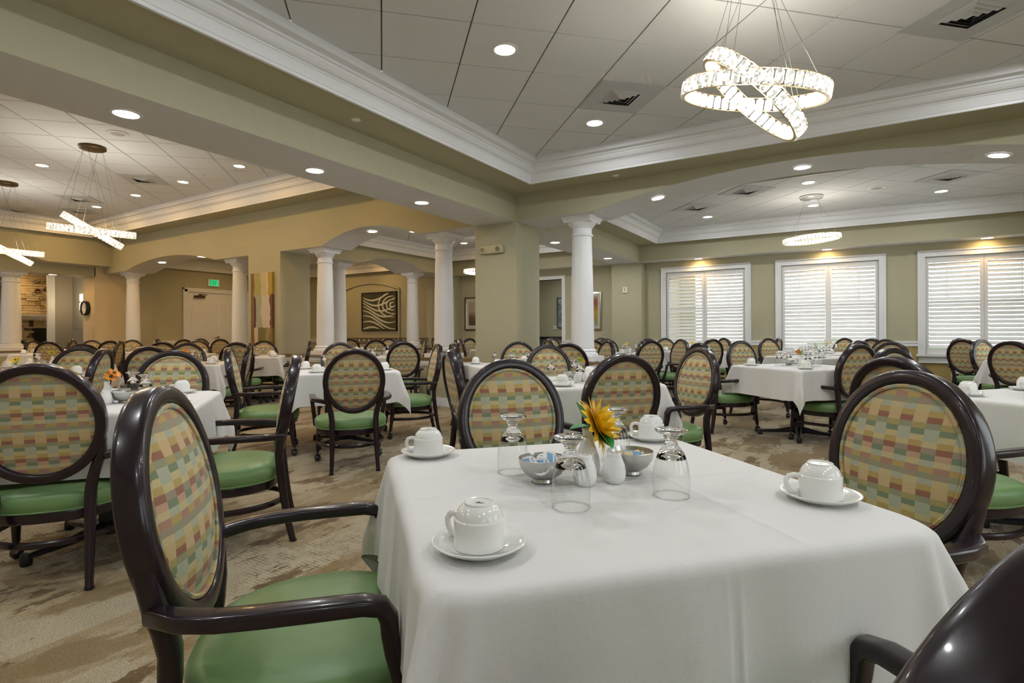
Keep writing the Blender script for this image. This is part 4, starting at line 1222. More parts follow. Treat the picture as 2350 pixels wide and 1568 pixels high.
for i, (tk, (ctr, dr, words)) in enumerate(TABLES.items()):
    rz = R(-40 + dr) if tk != 'T0' else R(-43)
    TABLE.place('square pedestal table with black cross base, the ' + words, 'table', (ctr[0], ctr[1], 0), rz, 'dining tables')
    cl = obj('tablecloth', CLOTH0 if tk == 'T0' else CLOTHS[i % 3], None, (ctr[0], ctr[1], TZ), rz + (0 if tk == 'T0' else PI / 2 * (i % 4)))
    tag(cl, 'white tablecloth draped over the ' + words, 'tablecloth', 'white tablecloths')
    if tk == 'T0': continue
    grp = words
    far = math.hypot(*ctr) > 9.5
    base = rz + PI / 4
    for k in range(4):
        a = base + PI / 2 * k + 0.12
        place_cup((ctr[0] + 0.46 * math.cos(a), ctr[1] + 0.46 * math.sin(a)), a, SHORT[tk], grp, hand=2.2 if k % 2 else 1.4, corner=CORNER[k])
    for k in range(4):
        a = base + PI / 2 * k + 0.45
        r = 0.20
        GOBK.place('upside-down clear goblet on the %s part of the %s' % (CORNER[k], SHORT[tk]), 'goblet', (ctr[0] + r * math.cos(a), ctr[1] + r * math.sin(a), TZ + 0.0012), 0, 'upturned goblets')
    fk = 'daisy' if tk in ('T1', 'T4', 'TB') else 'single'
    vx, vy = ctr[0] + 0.03, ctr[1] - 0.02
    tag(obj('bud_vase', VASE, None, (vx, vy, TZ + 0.0008)), 'small white bud vase on the ' + words, 'vase', 'white bud vases')
    FLOWER[fk].place(('orange daisies' if fk == 'daisy' else 'yellow flower') + ' in the vase on the ' + words, 'flower', (vx, vy, TZ + 0.001), R(20 + 37 * i), 'table flowers')
    for s in (-1, 1):
        bx, by = ctr[0] + s * 0.10 * math.cos(rz + 0.4), ctr[1] + s * 0.10 * math.sin(rz + 0.4) + 0.06
        tag(obj('steel_bowl', BOWL, None, (bx, by, TZ + 0.0008)), 'small brushed steel bowl on the %s part of the %s' % (CORNER[1 - s], SHORT[tk]), 'bowl', 'steel condiment bowls')
    for s in (-1, 1):
        SHAKERK.place('white porcelain shaker, the %s one on the %s' % (CORNER[2 - s], SHORT[tk]), 'shaker', (ctr[0] + 0.075 + 0.02 * s, ctr[1] - 0.085 + 0.035 * s, TZ + 0.0008), 0, 'white shakers', only=('shaker_body',))

# ---- the creamer-bowl table, set out piece by piece
for (x, y), lab, hand in (((-0.541, 0.773), 'by the pulled-up armchair ', R(178)), ((-1.085, 1.285), 'at the corner towards the beam ', R(200)),
                          ((-0.585, 1.868), 'at the corner towards the wide arch ', R(185)), ((-0.057, 1.384), 'before the yellow-piped armchair ', R(200))):
    place_cup((x, y), hand, 'creamer-bowl table', 'creamer-bowl table ' + lab.strip(), 0, True, lab)
for (x, y), lab in (((-0.762, 1.245), 'upside-down clear goblet beside the creamer bowl, away from the shakers'), ((-0.505, 1.059), 'upside-down clear goblet in front of the creamer bowl and shakers'),
                    ((-0.346, 1.251), 'upside-down clear goblet on the yellow-piped armchair side of the shakers'), ((-0.575, 1.505), 'upside-down clear goblet behind the yellow sunflower')):
    GOBK.place(lab + ', creamer-bowl table', 'goblet', (x, y, TZ + 0.0012))
tag(obj('steel_bowl', BOWL, None, (-0.650, 1.205, TZ + 0.0008)), 'brushed steel bowl heaped with creamer tubs', 'bowl')
tag(obj('steel_bowl', BOWL, None, (-0.492, 1.390, TZ + 0.0008)), 'brushed steel bowl of sugar packets behind a shaker', 'bowl')
SHAKERK.place('white ribbed shaker behind the front goblet, beside the creamer bowl', 'shaker', (-0.549, 1.232, TZ + 0.0008))
SHAKERK.place('white ribbed shaker in front of the sugar-packet bowl', 'shaker', (-0.497, 1.290, TZ + 0.0008))
tag(obj('bud_vase', VASE, None, (-0.590, 1.340, TZ + 0.0008)), 'white bud vase holding the large yellow sunflower', 'vase')
FLOWER['sun'].place('large yellow sunflower with green leaves leaning from the vase', 'flower', (-0.590, 1.340, TZ + 0.001), R(24))
for i, (dx, dy, dz, rot) in enumerate(((-0.030, -0.012, 0.030, (0.75, -0.25, 0.6)), (0.006, 0.004, 0.046, (0.95, 0.35, 0.9)), (0.016, -0.022, 0.036, (1.0, -0.1, 0.2)), (-0.012, 0.026, 0.030, (0.2, -0.5, 2.0)), (0.030, 0.014, 0.034, (0.5, 0.8, 1.4)), (-0.008, -0.006, 0.016, (0.1, 0.1, 0.4)))):
    CREAMER.place('small creamer tub with blue and white foil lid in the steel bowl', 'creamer', (-0.650 + dx, 1.205 + dy, TZ + dz), 0, 'creamer tubs in the bowl', rot=rot)
for i, (dx, dy, dz, rot) in enumerate(((0.020, -0.006, 0.044, (0.5, 0.15, 0.5)), (0.004, 0.010, 0.042, (0.4, -0.2, 0.9)), (-0.012, 0.0, 0.040, (0.55, 0.1, 0.2)), (0.010, 0.018, 0.038, (0.3, 0.2, 1.3)))):
    PACKETK.place('flat sugar packet with a blue band in the steel bowl', 'packet', (-0.492 + dx, 1.390 + dy, TZ + dz), 0, 'sugar packets in the bowl', rot=rot)

# ================================================================ LAMPS
DL = {}
for tone, lens in (('cool', LENS), ('warm', LENSW)):
    k = Kit('downlight')
    k.add('trim_ring', M(lambda b: lathe(b, [(0.080, 0.0), (0.080, -0.006), (0.098, -0.005), (0.102, 0.0)], 36), 'trim_ring', RING, True))
    k.add('lens', M(lambda b: lathe(b, [(0.0, -0.003), (0.080, -0.003)], 36), 'lens', lens))
    DL[tone] = k
def downlight(label, x, y, z, tone='cool', group=None, power=1.0, tilt=None, lamp=True):
    t = DL[tone].place(label, 'light', (x, y, z - 0.0015), 0, group)
    if tilt: t.rotation_euler = (0, tilt, 0)
    if lamp:
        ld = bpy.data.lights.new('lamp', 'AREA'); ld.shape = 'DISK'; ld.size = 0.15
        ld.energy = LAMP_W[tone] * power; ld.color = LAMP_C[tone]
        lo = bpy.data.objects.new('lamp', ld); C.objects.link(lo); lo.parent = t; lo.location = (0, 0, -0.012)
    return t
for y in (-1.4, 0.3, 1.90, 3.51, 5.05):
    downlight('recessed downlight in the white underside of the beam between the halls', -4.35, y, ZB, 'cool', 'downlights along the beam')
for y in (8.52, 10.95):
    downlight('recessed downlight in the beam beyond the emergency-light pier', -4.34, y, ZB, 'cool', 'downlights of the far beam')
for x in (-2.235, 1.23):
    for y in (-1.6, 0.1, 1.83, 3.561, 5.296):
        downlight('recessed downlight in the tile ceiling of the main hall', x, y, ZC - 0.004, 'cool', 'downlights of the main hall', 1.3)
for x, y in ((-2.268, 10.742), (-0.53, 10.76), (1.21, 10.74), (-0.507, 9.063)):
    downlight('recessed downlight in the tile ceiling by the windows', x, y, ZC - 0.004, 'cool', 'downlights of the window room', 1.0)
cxA, spanA, riseA = -0.5, 4.62, 0.277
def arch_z(x, s0, s1, zb, rise):
    half = (s1 - s0) / 2; rr = (half * half + rise * rise) / (2 * rise); d = x - (s0 + s1) / 2
    return zb + rise - rr + math.sqrt(rr * rr - d * d), math.asin(d / rr)
for x in (-2.074, -0.45, 1.22):
    z, a = arch_z(x, -2.81, 1.81, ZB, 0.277)
    downlight('recessed downlight in the underside of the wide arch', x, 6.94, z - 0.003, 'cool', 'downlights of the wide arch', 0.9, tilt=a)
for x in (-7.10,):
    z, a = arch_z(x, -8.0, -5.78, ZB, 0.235)
    downlight('recessed downlight in the underside of the middle arch', x, 6.94, z - 0.004, 'cool', None, 0.9, tilt=a)
for x in (-14.14, -12.44):
    z, a = arch_z(x, -15.19, -11.33, ZB, 0.225)
    downlight('recessed downlight in the underside of the arch before the double doors', x, 6.94, z - 0.003, 'warm', 'downlights of the door arch', 0.8, tilt=a)
z, a = arch_z(9.30, 8.66, 10.72, ZB, 0.20)
t = downlight('recessed downlight in the underside of the cross arch', -9.67, 9.30, z - 0.004, 'cool', None, 0.8); t.rotation_euler = (-a, 0, 0)
for x in (-2.74, -0.37, 1.97):
    downlight('recessed downlight in the soffit over a shuttered window', x, 12.07, ZB, 'warm', 'downlights over the windows', 0.35)
for x, y in ((-10.97, 3.59), (-10.08, 5.303), (-8.37, 5.283), (-11.81, 5.32), (-13.57, 5.36), (-15.0, 5.35), (-6.6, 5.28), (-6.4, 3.5), (-7.6, 1.2), (-10.4, 1.2), (-13.2, 1.2), (-14.4, 3.0), (-6.5, -1.0), (-10.4, -1.0)):
    downlight('recessed downlight in the tile ceiling of the tall hall', x, y, ZCL - 0.004, 'warm', 'downlights of the tall hall', 1.5)
for x, y in ((-5.9, 8.9), (-7.9, 8.9), (-5.9, 10.7), (-7.9, 10.7)):
    downlight('recessed downlight in the tile ceiling of the middle room', x, y, ZC - 0.004, 'cool' if x > -7 else 'warm', 'downlights of the middle room', 0.8)
for x, y in ((-11.6, 9.0), (-13.4, 9.0), (-15.0, 9.4), (-11.8, 11.3), (-13.6, 11.2)):
    downlight('recessed downlight in the tile ceiling of the room with the double doors', x, y, ZC - 0.004, 'warm', 'downlights of the door room', 1.3)
downlight('recessed downlight in the low beam before the stone fireplace', -16.66, 5.65, 2.60, 'warm', None, 0.8)
for x, y in ((-19.2, 5.4), (-19.0, 3.0), (-21.3, 6.2)):
    downlight('recessed downlight in the passage ceiling by the fireplace', x, y, 3.1, 'warm', 'downlights of the passage', 2.0)
for x, y in ((-6.6, 13.6), (-5.6, 14.2)):
    downlight('recessed downlight in the ceiling beyond the open doorway', x, y, 2.86, 'cool', 'downlights of the room beyond the doorway', 1.8)

# ---------------------------------------------------------------- crystal chandeliers
def ring_parts(rad, band, n, parent, tilt, tz, single=True):
    """crystal band: outer and inner rows of upright bars on two thin steel hoops"""
    X, Yv = Vector(tilt[0]).normalized(), Vector(tilt[1]).normalized()
    Zv = X.cross(Yv).normalized(); Yv = Zv.cross(X)
    piv = Matrix((X, Yv, Zv)).transposed().to_4x4()
    def put(o, m=Matrix.Identity(4)):
        o.parent = parent; o.matrix_local = Matrix.Translation((0, 0, tz)) @ piv @ m
        return o
    def hoops(b):
        for z in (-band / 2, band / 2):
            pts = [(rad * math.cos(2 * PI * i / 48), rad * math.sin(2 * PI * i / 48), z) for i in range(48)]
            sweep(b, pts, (0.026, 0.003), closed=True, n=4, power=1.0)
    put(obj('ring_frame', M(hoops, 'ring_frame', GOLD, True)))
    w = 2 * PI * rad / n * 0.86
    def bar(b):
        hz = band / 2 - 0.003; d = 0.016
        for z0, z1 in ((-hz, hz),):
            v = []
            for z, k in ((z0, 0.55), (z0 * 0.72, 1.0), (z1 * 0.72, 1.0), (z1, 0.55)):
                v.append([b.verts.new((x * k * w / 2 if abs(x) > 0 else 0, y * d * (0.6 + 0.4 * k), z)) for x, y in ((-1, 0), (-0.5, -1), (0.5, -1), (1, 0), (0.5, 1), (-0.5, 1))])
            b.faces.new(v[0][::-1]); b.faces.new(v[-1])
            for r0, r1 in zip(v, v[1:]):
                for j in range(6): b.faces.new((r0[j], r0[(j + 1) % 6], r1[(j + 1) % 6], r1[j]))
    if single:
        me = M(bar, 'crystal', CRYSTAL)
        for i in range(n):
            a = 2 * PI * i / n
            o = obj('crystal', me)
            put(o, Matrix.Translation((rad * math.cos(a), rad * math.sin(a), 0)) @ Matrix.Rotation(a + PI / 2, 4, 'Z'))
    else:
        bm = bmesh.new()
        for i in range(n):
            a = 2 * PI * i / n
            tmp = bmesh.new(); bar(tmp)
            tmp.transform(Matrix.Translation((rad * math.cos(a), rad * math.sin(a), 0)) @ Matrix.Rotation(a + PI / 2, 4, 'Z'))
            me = bpy.data.meshes.new('tmp'); tmp.to_mesh(me); tmp.free(); bm.from_mesh(me); bpy.data.meshes.remove(me)
        o = put(obj('crystal_band', mesh(bm, 'crystal_band', CRYSTAL))); o['kind'] = 'stuff'
    return piv

def chandelier(label, x, y, zc, rings, canopy_mat, group=None, watts=25, single=True):
    t = thing('chandelier', label, 'chandelier', (x, y, zc), 0, group)
    obj('canopy', M(lambda b: lathe(b, [(0, 0), (0.16, 0), (0.165, -0.008), (0.165, -0.042), (0.15, -0.05), (0, -0.05)], 32), 'canopy', canopy_mat, True), t)
    for (rad, band, n, tilt, tz) in rings:
        piv = ring_parts(rad, band, n, t, tilt, tz, single)
        for k in range(4):
            a = 2 * PI * k / 4 + 0.5
            p = Vector((0, 0, tz)) + (piv @ Vector((rad * math.cos(a), rad * math.sin(a), band / 2)))
            q = Vector((0.12 * math.cos(a + 0.2), 0.12 * math.sin(a + 0.2), -0.05))
            obj('cable', M(lambda b: sweep(b, [q, p], (0.0028, 0.0028), up=(1, 0, 0), n=5, power=1.0), 'cable', CABLE), t)
    ld = bpy.data.lights.new('lamp', 'POINT'); ld.energy = watts; ld.shadow_soft_size = 0.18; ld.color = (1, 0.92, 0.78)
    lo = bpy.data.objects.new('lamp', ld); C.objects.link(lo); lo.parent = t; lo.location = (0, 0, rings[0][4])
    return t
def axes(az, el, roll, pitch):
    """ring axes for a ring seen along azimuth az: roll about that line of sight, pitch of the far side"""
    f = Vector((-math.sin(az), math.cos(az), 0)); r = Vector((math.cos(az), math.sin(az), 0)); u = Vector((0, 0, 1))
    L = r * math.cos(roll) - u * math.sin(roll)
    p = r * math.sin(roll) + u * math.cos(roll)
    return (L, f * math.cos(pitch) + p * math.sin(pitch))
a0 = R(31.5)
chandelier('crystal chandelier of two crossing tilted rings over the main hall', -0.49, 3.60, ZC, [(0.405, 0.085, 46, axes(a0, 0, R(5), R(13)), -0.72), (0.355, 0.085, 40, axes(a0, 0, R(42), R(19)), -0.74)], CHROME, None, 22)
a1 = math.atan2(9.28, 3.62); a2 = math.atan2(12.75, 3.66)
chandelier('two-ring crystal chandelier nearest the beam in the tall hall', -9.28, 3.62, ZCL, [(0.50, 0.10, 54, axes(a1, 0, R(2), R(8)), -1.22), (0.39, 0.10, 42, axes(a1, 0, R(31), R(7)), -1.22)], BRONZE, None, 40, False)
chandelier('two-ring crystal chandelier nearest the fireplace in the tall hall', -12.75, 3.66, ZCL, [(0.50, 0.10, 54, axes(a2, 0, R(2), R(6)), -1.22), (0.39, 0.10, 42, axes(a2, 0, R(31), R(5)), -1.22)], BRONZE, None, 40, False)
chandelier('single-ring crystal chandelier before the shuttered windows', -0.52, 10.02, ZC, [(0.40, 0.075, 50, axes(a0, 0, R(-4), R(0)), -0.69)], CHROME, None, 18, False)
chandelier('single-ring crystal chandelier half hidden behind the pier', -6.55, 9.55, ZC, [(0.40, 0.075, 50, axes(a0, 0, 0, 0), -0.88)], CHROME, None, 18, False)

# ---------------------------------------------------------------- vents, speakers, sprinklers
def vent_kit():
    k = Kit('ceiling_vent')
    k.add('panel', M(lambda b: box(b, -0.295, 0.295, -0.295, 0.295, -0.006, 0.004), 'panel', VENTM))
    k.add('duct', M(lambda b: box(b, -0.145, 0.145, -0.145, 0.145, -0.0075, -0.006), 'duct', DARKM))
    for i, (s, z) in enumerate(((0.155, -0.014), (0.120, -0.018), (0.085, -0.022), (0.050, -0.026))):
        def lou(b):
            o, ii = s, s - 0.026
            a = [b.verts.new((sx * o, sy * o, -0.007)) for sx, sy in ((-1, -1), (1, -1), (1, 1), (-1, 1))]
            c = [b.verts.new((sx * ii, sy * ii, z - 0.004)) for sx, sy in ((-1, -1), (1, -1), (1, 1), (-1, 1))]
            for j in range(4): b.faces.new((a[j], a[(j + 1) % 4], c[(j + 1) % 4], c[j]))
        k.add('louver', M(lou, 'louver', VENTM))
    return k
VENT = vent_kit()
for x, y, z, lab, g in ((-1.786, 4.849, ZC, 'square steel air vent in the main hall ceiling, nearer the beam', None), (0.715, 4.846, ZC, 'square steel air vent in the main hall ceiling, farther from the beam', None),
      (-2.268, 9.847, ZC, 'square air vent in the window room ceiling beside the crown corner', None), (-1.353, 9.105, ZC, 'square air vent in the window room half hidden by the wide arch', None), (1.202, 9.805, ZC, 'square air vent in the window room ceiling before the third window', None),
      (-10.52, 4.85, ZCL, 'square air vent in the tall hall ceiling, nearest the beam between the halls', 'tall hall vents'), (-13.1, 4.89, ZCL, 'square air vent in the tall hall ceiling over the clock-side column table', 'tall hall vents'), (-14.37, 5.38, ZCL, 'square air vent in the tall hall ceiling beside the crown corner', 'tall hall vents'), (-15.3, 4.6, ZCL, 'square air vent in the tall hall ceiling nearest the fireplace end', 'tall hall vents')):
    VENT.place(lab, 'vent', (x, y, z - 0.005), R(44.7), g)
SPK = Kit('ceiling_speaker').add('grille', M(lambda b: lathe(b, [(0, -0.010), (0.075, -0.010), (0.080, -0.007)], 32), 'grille', mat('speaker_grille', (0.42, 0.42, 0.42), 0.6))).add('rim', M(lambda b: lathe(b, [(0.080, 0), (0.080, -0.012), (0.125, -0.008), (0.13, 0.0)], 32), 'rim', RING, True))
SPK.place('round white ceiling speaker above the canopy in the tall hall', 'speaker', (-8.38, 3.56, ZCL - 0.004))
SPK.place('round white ceiling speaker in the window room', 'speaker', (0.35, 9.95, ZC - 0.004))
SPR = Kit('sprinkler').add('cover', M(lambda b: lathe(b, [(0, -0.010), (0.030, -0.010), (0.034, -0.007), (0.034, 0)], 24), 'cover', RING, True)).add('collar', M(lambda b: lathe(b, [(0.034, 0), (0.034, -0.004), (0.040, -0.003), (0.041, 0)], 24), 'collar', RING))
for x, y, lab in ((-3.756, 3.479, 'small round sprinkler cover in the soffit beside the beam'), (-2.426, 6.393, 'small round sprinkler cover in the soffit above the wide arch')):
    SPR.place(lab, 'sprinkler', (x, y, ZS))
for x, y in ((-11.3, 4.6), (-14.6, 4.6)):
    SPR.place('small round sprinkler cover in the tall hall ceiling', 'sprinkler', (x, y, ZCL - 0.004), 0, 'tall hall sprinklers')

# ================================================================ WALL THINGS
# emergency light on the pier
t = thing('emergency_light', 'cream two-lamp emergency light on the centre pier', 'emergency light', (-4.36, Y2, 2.31))
CREAMP = mat('cream_plastic', (0.50, 0.46, 0.29), 0.45)
obj('housing', M(lambda b: sweep(b, [(-0.19, -0.028, 0), (-0.10, -0.036, 0), (0.10, -0.036, 0), (0.19, -0.028, 0)], [(0.056, 0.115), (0.072, 0.12), (0.072, 0.12), (0.056, 0.115)], n=12, power=0.4), 'housing', CREAMP, True), t)
for s in (-1, 1):
    lh = obj('lamp_head', M(lambda b: (sweep(b, [(s * 0.125, -0.05, 0.0), (s * 0.13, -0.085, -0.004)], (0.074, 0.074), n=18, power=1.0)), 'lamp_head', CREAMP, True), t)
    obj('reflector', M(lambda b: sweep(b, [(s * 0.13, -0.084, -0.004), (s * 0.1305, -0.090, -0.004)], (0.060, 0.060), n=18, power=1.0), 'reflector', CHROME, True), lh)
# alarm plate on the window pilaster
t = thing('alarm_plate', 'small cream alarm plate with dark emblem on the window pilaster', 'alarm', (-4.345, 12.02, 2.08))
obj('plate', M(lambda b: box(b, -0.055, 0.055, -0.03, 0, -0.065, 0.065), 'plate', mat('pale_plastic', (0.72, 0.68, 0.50), 0.4)), t)
obj('emblem', M(lambda b: (sweep(b, [(0.005, -0.032, 0.018), (-0.015, -0.032, 0.005), (0.005, -0.032, -0.012), (-0.012, -0.032, -0.03)], (0.010, 0.003), up=(0, 1, 0), n=6), lathe(b, [(0, 0), (0.010, 0), (0.010, 0.012), (0, 0.012)], 10, -0.008, -0.034, 0.028)), 'emblem', BLACK), t)

# EXIT sign over the double doors (plane faces +X)
t = thing('exit_sign', 'white exit sign with green EXIT panel above the double doors', 'sign', (-16.42, 9.50, 2.66))
obj('housing', M(lambda b: box(b, 0, 0.05, -0.175, 0.175, -0.10, 0.11), 'housing', WHITE), t)
obj('panel', M(lambda b: box(b, 0.05, 0.053, -0.125, 0.135, -0.085, 0.095), 'panel', mat('exit_green', (0.02, 0.55, 0.22), 0.4, emit=(0.03, 0.75, 0.30), estr=0.55)), t)
def exit_text(b):
    h, w, s = 0.13, 0.042, 0.011
    z0 = -0.06; x0, x1 = 0.053, 0.0545
    def bar(y0, y1, a, c): box(b, x0, x1, y0, y1, a, c)
    y = -0.105                              # read from +X: text runs toward +Y
    bar(y, y + s, z0, z0 + h); [bar(y, y + w, z0 + k * (h - s) / 2, z0 + k * (h - s) / 2 + s) for k in range(3)]
    y += 0.060
    sweep(b, [(x1, y, z0), (x1, y + w, z0 + h)], (s, 0.002), up=(1, 0, 0), n=4); sweep(b, [(x1, y + w, z0), (x1, y, z0 + h)], (s, 0.002), up=(1, 0, 0), n=4)
    y += 0.060
    bar(y + 0.006, y + 0.006 + s, z0, z0 + h)
    y += 0.030
    bar(y, y + w, z0 + h - s, z0 + h); bar(y + w / 2 - s / 2, y + w / 2 + s / 2, z0, z0 + h)
obj('lettering', M(exit_text, 'lettering', mat('exit_dark_green', (0.01, 0.16, 0.06), 0.5)), t)

# clock on the pier
t = thing('wall_clock', 'round white wall clock with thick black rim on the tan pier', 'clock', (-16.74, 6.40, 1.80))
def ycyl(b, r, y0, y1, n=32):
    v0 = [b.verts.new((r * math.cos(2 * PI * i / n), y0, r * math.sin(2 * PI * i / n))) for i in range(n)]
    v1 = [b.verts.new((r * math.cos(2 * PI * i / n), y1, r * math.sin(2 * PI * i / n))) for i in range(n)]
    b.faces.new(v0); b.faces.new(v1[::-1])
    for i in range(n): b.faces.new((v0[i], v1[i], v1[(i + 1) % n], v0[(i + 1) % n]))
def rim(b):
    pts = [(0.175 * math.cos(2 * PI * i / 36), -0.05, 0.175 * math.sin(2 * PI * i / 36)) for i in range(36)]
    sweep(b, pts, (0.022, 0.10), up=(0, 1, 0), closed=True, n=8)
obj('rim', M(rim, 'rim', BLACK, True), t)
obj('dial', M(lambda b: ycyl(b, 0.17, -0.06, -0.01), 'dial', PAPER), t)
def marks(b):
    for i in range(12):
        a = 2 * PI * i / 12; c, s = math.cos(a), math.sin(a)
        sweep(b, [(0.13 * c, -0.061, 0.13 * s), (0.155 * c, -0.061, 0.155 * s)], (0.008, 0.003), up=(0, 1, 0), n=4)
obj('hour_marks', M(marks, 'hour_marks', BLACK), t)
obj('hand', M(lambda b: sweep(b, [(0, -0.063, 0), (0.05, -0.063, 0.05)], (0.010, 0.003), up=(0, 1, 0), n=4), 'hand', BLACK), t)
obj('hand', M(lambda b: sweep(b, [(0, -0.064, 0), (-0.03, -0.064, 0.115)], (0.007, 0.003), up=(0, 1, 0), n=4), 'hand', BLACK), t)

# sconce
t = thing('wall_sconce', 'glass rod wall sconce with gold band, lit, beside the clock', 'sconce', (-19.62, 7.45, 2.10))
GLOW = mat('sconce_glass', (0.9, 0.85, 0.75), 0.2, emit=(1.0, 0.82, 0.55), estr=4.0)
for i in range(5):
    obj('glass_rod', M(lambda b: sweep(b, [(-0.10 + 0.05 * i, -0.09, -0.24 + 0.03 * (i % 2)), (-0.10 + 0.05 * i, -0.09, 0.24 - 0.03 * (i % 2))], (0.036, 0.036), up=(0, 1, 0), n=10, power=1.0), 'glass_rod', GLOW, True), t)
obj('gold_band', M(lambda b: box(b, -0.14, 0.14, -0.12, -0.05, -0.03, 0.03), 'gold_band', GOLD), t)
obj('back_plate', M(lambda b: box(b, -0.06, 0.06, -0.06, 0, -0.10, 0.10), 'back_plate', GOLD), t)
ld = bpy.data.lights.new('lamp', 'POINT'); ld.energy = 12; ld.color = (1, 0.75, 0.42); ld.shadow_soft_size = 0.1
lo = bpy.data.objects.new('lamp', ld); C.objects.link(lo); lo.parent = t; lo.location = (0, -0.22, 0)

# abstract canvas on the painting pier
def art_material():
    m = mat('abstract_canvas', (0.5, 0.4, 0.2), 0.6)
    n, l, b = nodes_of(m)
    tc = n.new('ShaderNodeTexCoord'); sp = n.new('ShaderNodeSeparateXYZ')
    ns = n.new('ShaderNodeTexNoise'); ns.inputs['Scale'].default_value = 4; ns.inputs['Detail'].default_value = 4
    mp = n.new('ShaderNodeMapping'); mp.inputs['Scale'].default_value = (2.2, 1, 0.8)
    l.new(tc.outputs['Object'], mp.inputs[0]); l.new(mp.outputs[0], ns.inputs['Vector'])
    ad = n.new('ShaderNodeMix'); ad.data_type = 'VECTOR'; ad.inputs[0].default_value = 0.16
    l.new(tc.outputs['Object'], ad.inputs[4]); l.new(ns.outputs['Color'], ad.inputs[5])
    l.new(ad.outputs[1], sp.inputs[0])
    def rampx(src, a, c, stops):
        mr = n.new('ShaderNodeMapRange'); mr.inputs[1].default_value = a; mr.inputs[2].default_value = c; l.new(src, mr.inputs[0])
        k = n.new('ShaderNodeValToRGB'); k.color_ramp.interpolation = 'CONSTANT'; e = k.color_ramp.elements
        while len(e) < len(stops): e.new(0.5)
        for i, (p, co) in enumerate(stops): e[i].position = p; e[i].color = (*co, 1)
        l.new(mr.outputs[0], k.inputs[0]); return k.outputs[0]
    up = rampx(sp.outputs['X'], -0.22, 0.36, [(0, (0.20, 0.11, 0.03)), (0.2, (0.38, 0.33, 0.12)), (0.48, (0.52, 0.44, 0.22)), (0.72, (0.60, 0.52, 0.38)), (0.80, (0.42, 0.28, 0.03))])
    mid = rampx(sp.outputs['X'], -0.22, 0.36, [(0, (0.20, 0.11, 0.03)), (0.17, (0.10, 0.03, 0.03)), (0.24, (0.36, 0.36, 0.24)), (0.52, (0.58, 0.50, 0.38)), (0.88, (0.16, 0.06, 0.04))])
    low = rampx(sp.outputs['X'], -0.22, 0.36, [(0, (0.18, 0.10, 0.03)), (0.2, (0.56, 0.46, 0.30)), (0.34, (0.17, 0.14, 0.04)), (0.7, (0.34, 0.24, 0.07)), (0.86, (0.22, 0.15, 0.04))])
    def stepmix(zv, a, c):
        g = n.new('ShaderNodeMath'); g.operation = 'GREATER_THAN'; g.inputs[1].default_value = zv; l.new(sp.outputs['Z'], g.inputs[0])
        k = n.new('ShaderNodeMix'); k.data_type = 'RGBA'; l.new(g.outputs[0], k.inputs[0]); l.new(a, k.inputs[6]); l.new(c, k.inputs[7]); return k.outputs[2]
    l.new(stepmix(0.30, stepmix(-0.22, low, mid), up), b.inputs['Base Color'])
    return m
t = tag(obj('abstract_painting', None, None, (-9.69, Y2, 1.60)), 'tall ochre and brown abstract canvas on the wall pier', 'painting')
obj('canvas', M(lambda b: box(b, -0.335, 0.335, -0.045, -0.002, -0.69, 0.70), 'canvas', art_material()), t)
obj('stretcher_frame', M(lambda b: box(b, -0.325, 0.325, -0.010, 0, -0.68, 0.69), 'stretcher_frame', BRONZE), t)

def framed_picture(label, x, y, z, w, h, frame_m, art_m, mat_w=0.07, yy=0.0):
    t = thing('framed_picture', label, 'picture', (x, y, z))
    f = 0.035
    obj('frame', M(lambda b: (box(b, -w, -w + f, -0.035, 0, -h, h), box(b, w - f, w, -0.035, 0, -h, h), box(b, -w + f, w - f, -0.035, 0, -h, -h + f), box(b, -w + f, w - f, -0.035, 0, h - f, h)), 'frame', frame_m), t)
    obj('mat_board', M(lambda b: box(b, -w + f, w - f, -0.02, 0, -h + f, h - f), 'mat_board', mat('mat_board', (0.72, 0.68, 0.62), 0.6)), t)
    obj('print', M(lambda b: box(b, -w + f + mat_w, w - f - mat_w, -0.022, -0.02, -h + f + mat_w, h - f - mat_w), 'print', art_m), t)
    obj('glazing', M(lambda b: box(b, -w + f, w - f, -0.027, -0.025, -h + f, h - f), 'glazing', PANE), t)
    return t
def print_material(name, stops, scale=3.0, z0=-0.4, z1=0.4, wob=0.25):
    m = mat(name, (0.5, 0.4, 0.3), 0.5)
    n, l, b = nodes_of(m)
    tc = n.new('ShaderNodeTexCoord'); sp = n.new('ShaderNodeSeparateXYZ'); l.new(tc.outputs['Object'], sp.inputs[0])
    ns = n.new('ShaderNodeTexNoise'); ns.inputs['Scale'].default_value = scale; ns.inputs['Detail'].default_value = 5; l.new(tc.outputs['Object'], ns.inputs['Vector'])
    mr = n.new('ShaderNodeMapRange'); mr.inputs[1].default_value = z0; mr.inputs[2].default_value = z1; l.new(sp.outputs['Z'], mr.inputs[0])
    ad = n.new('ShaderNodeMath'); ad.operation = 'MULTIPLY_ADD'; ad.inputs[1].default_value = wob; l.new(ns.outputs['Fac'], ad.inputs[0]); l.new(mr.outputs[0], ad.inputs[2])
    sb = n.new('ShaderNodeMath'); sb.operation = 'SUBTRACT'; sb.inputs[1].default_value = wob / 2; l.new(ad.outputs[0], sb.inputs[0])
    k = n.new('ShaderNodeValToRGB'); e = k.color_ramp.elements
    while len(e) < len(stops): e.new(0.5)
    for i, (p, co) in enumerate(stops): e[i].position = p; e[i].color = (*co, 1)
    l.new(sb.outputs[0], k.inputs[0]); l.new(k.outputs[0], b.inputs['Base Color'])
    return m
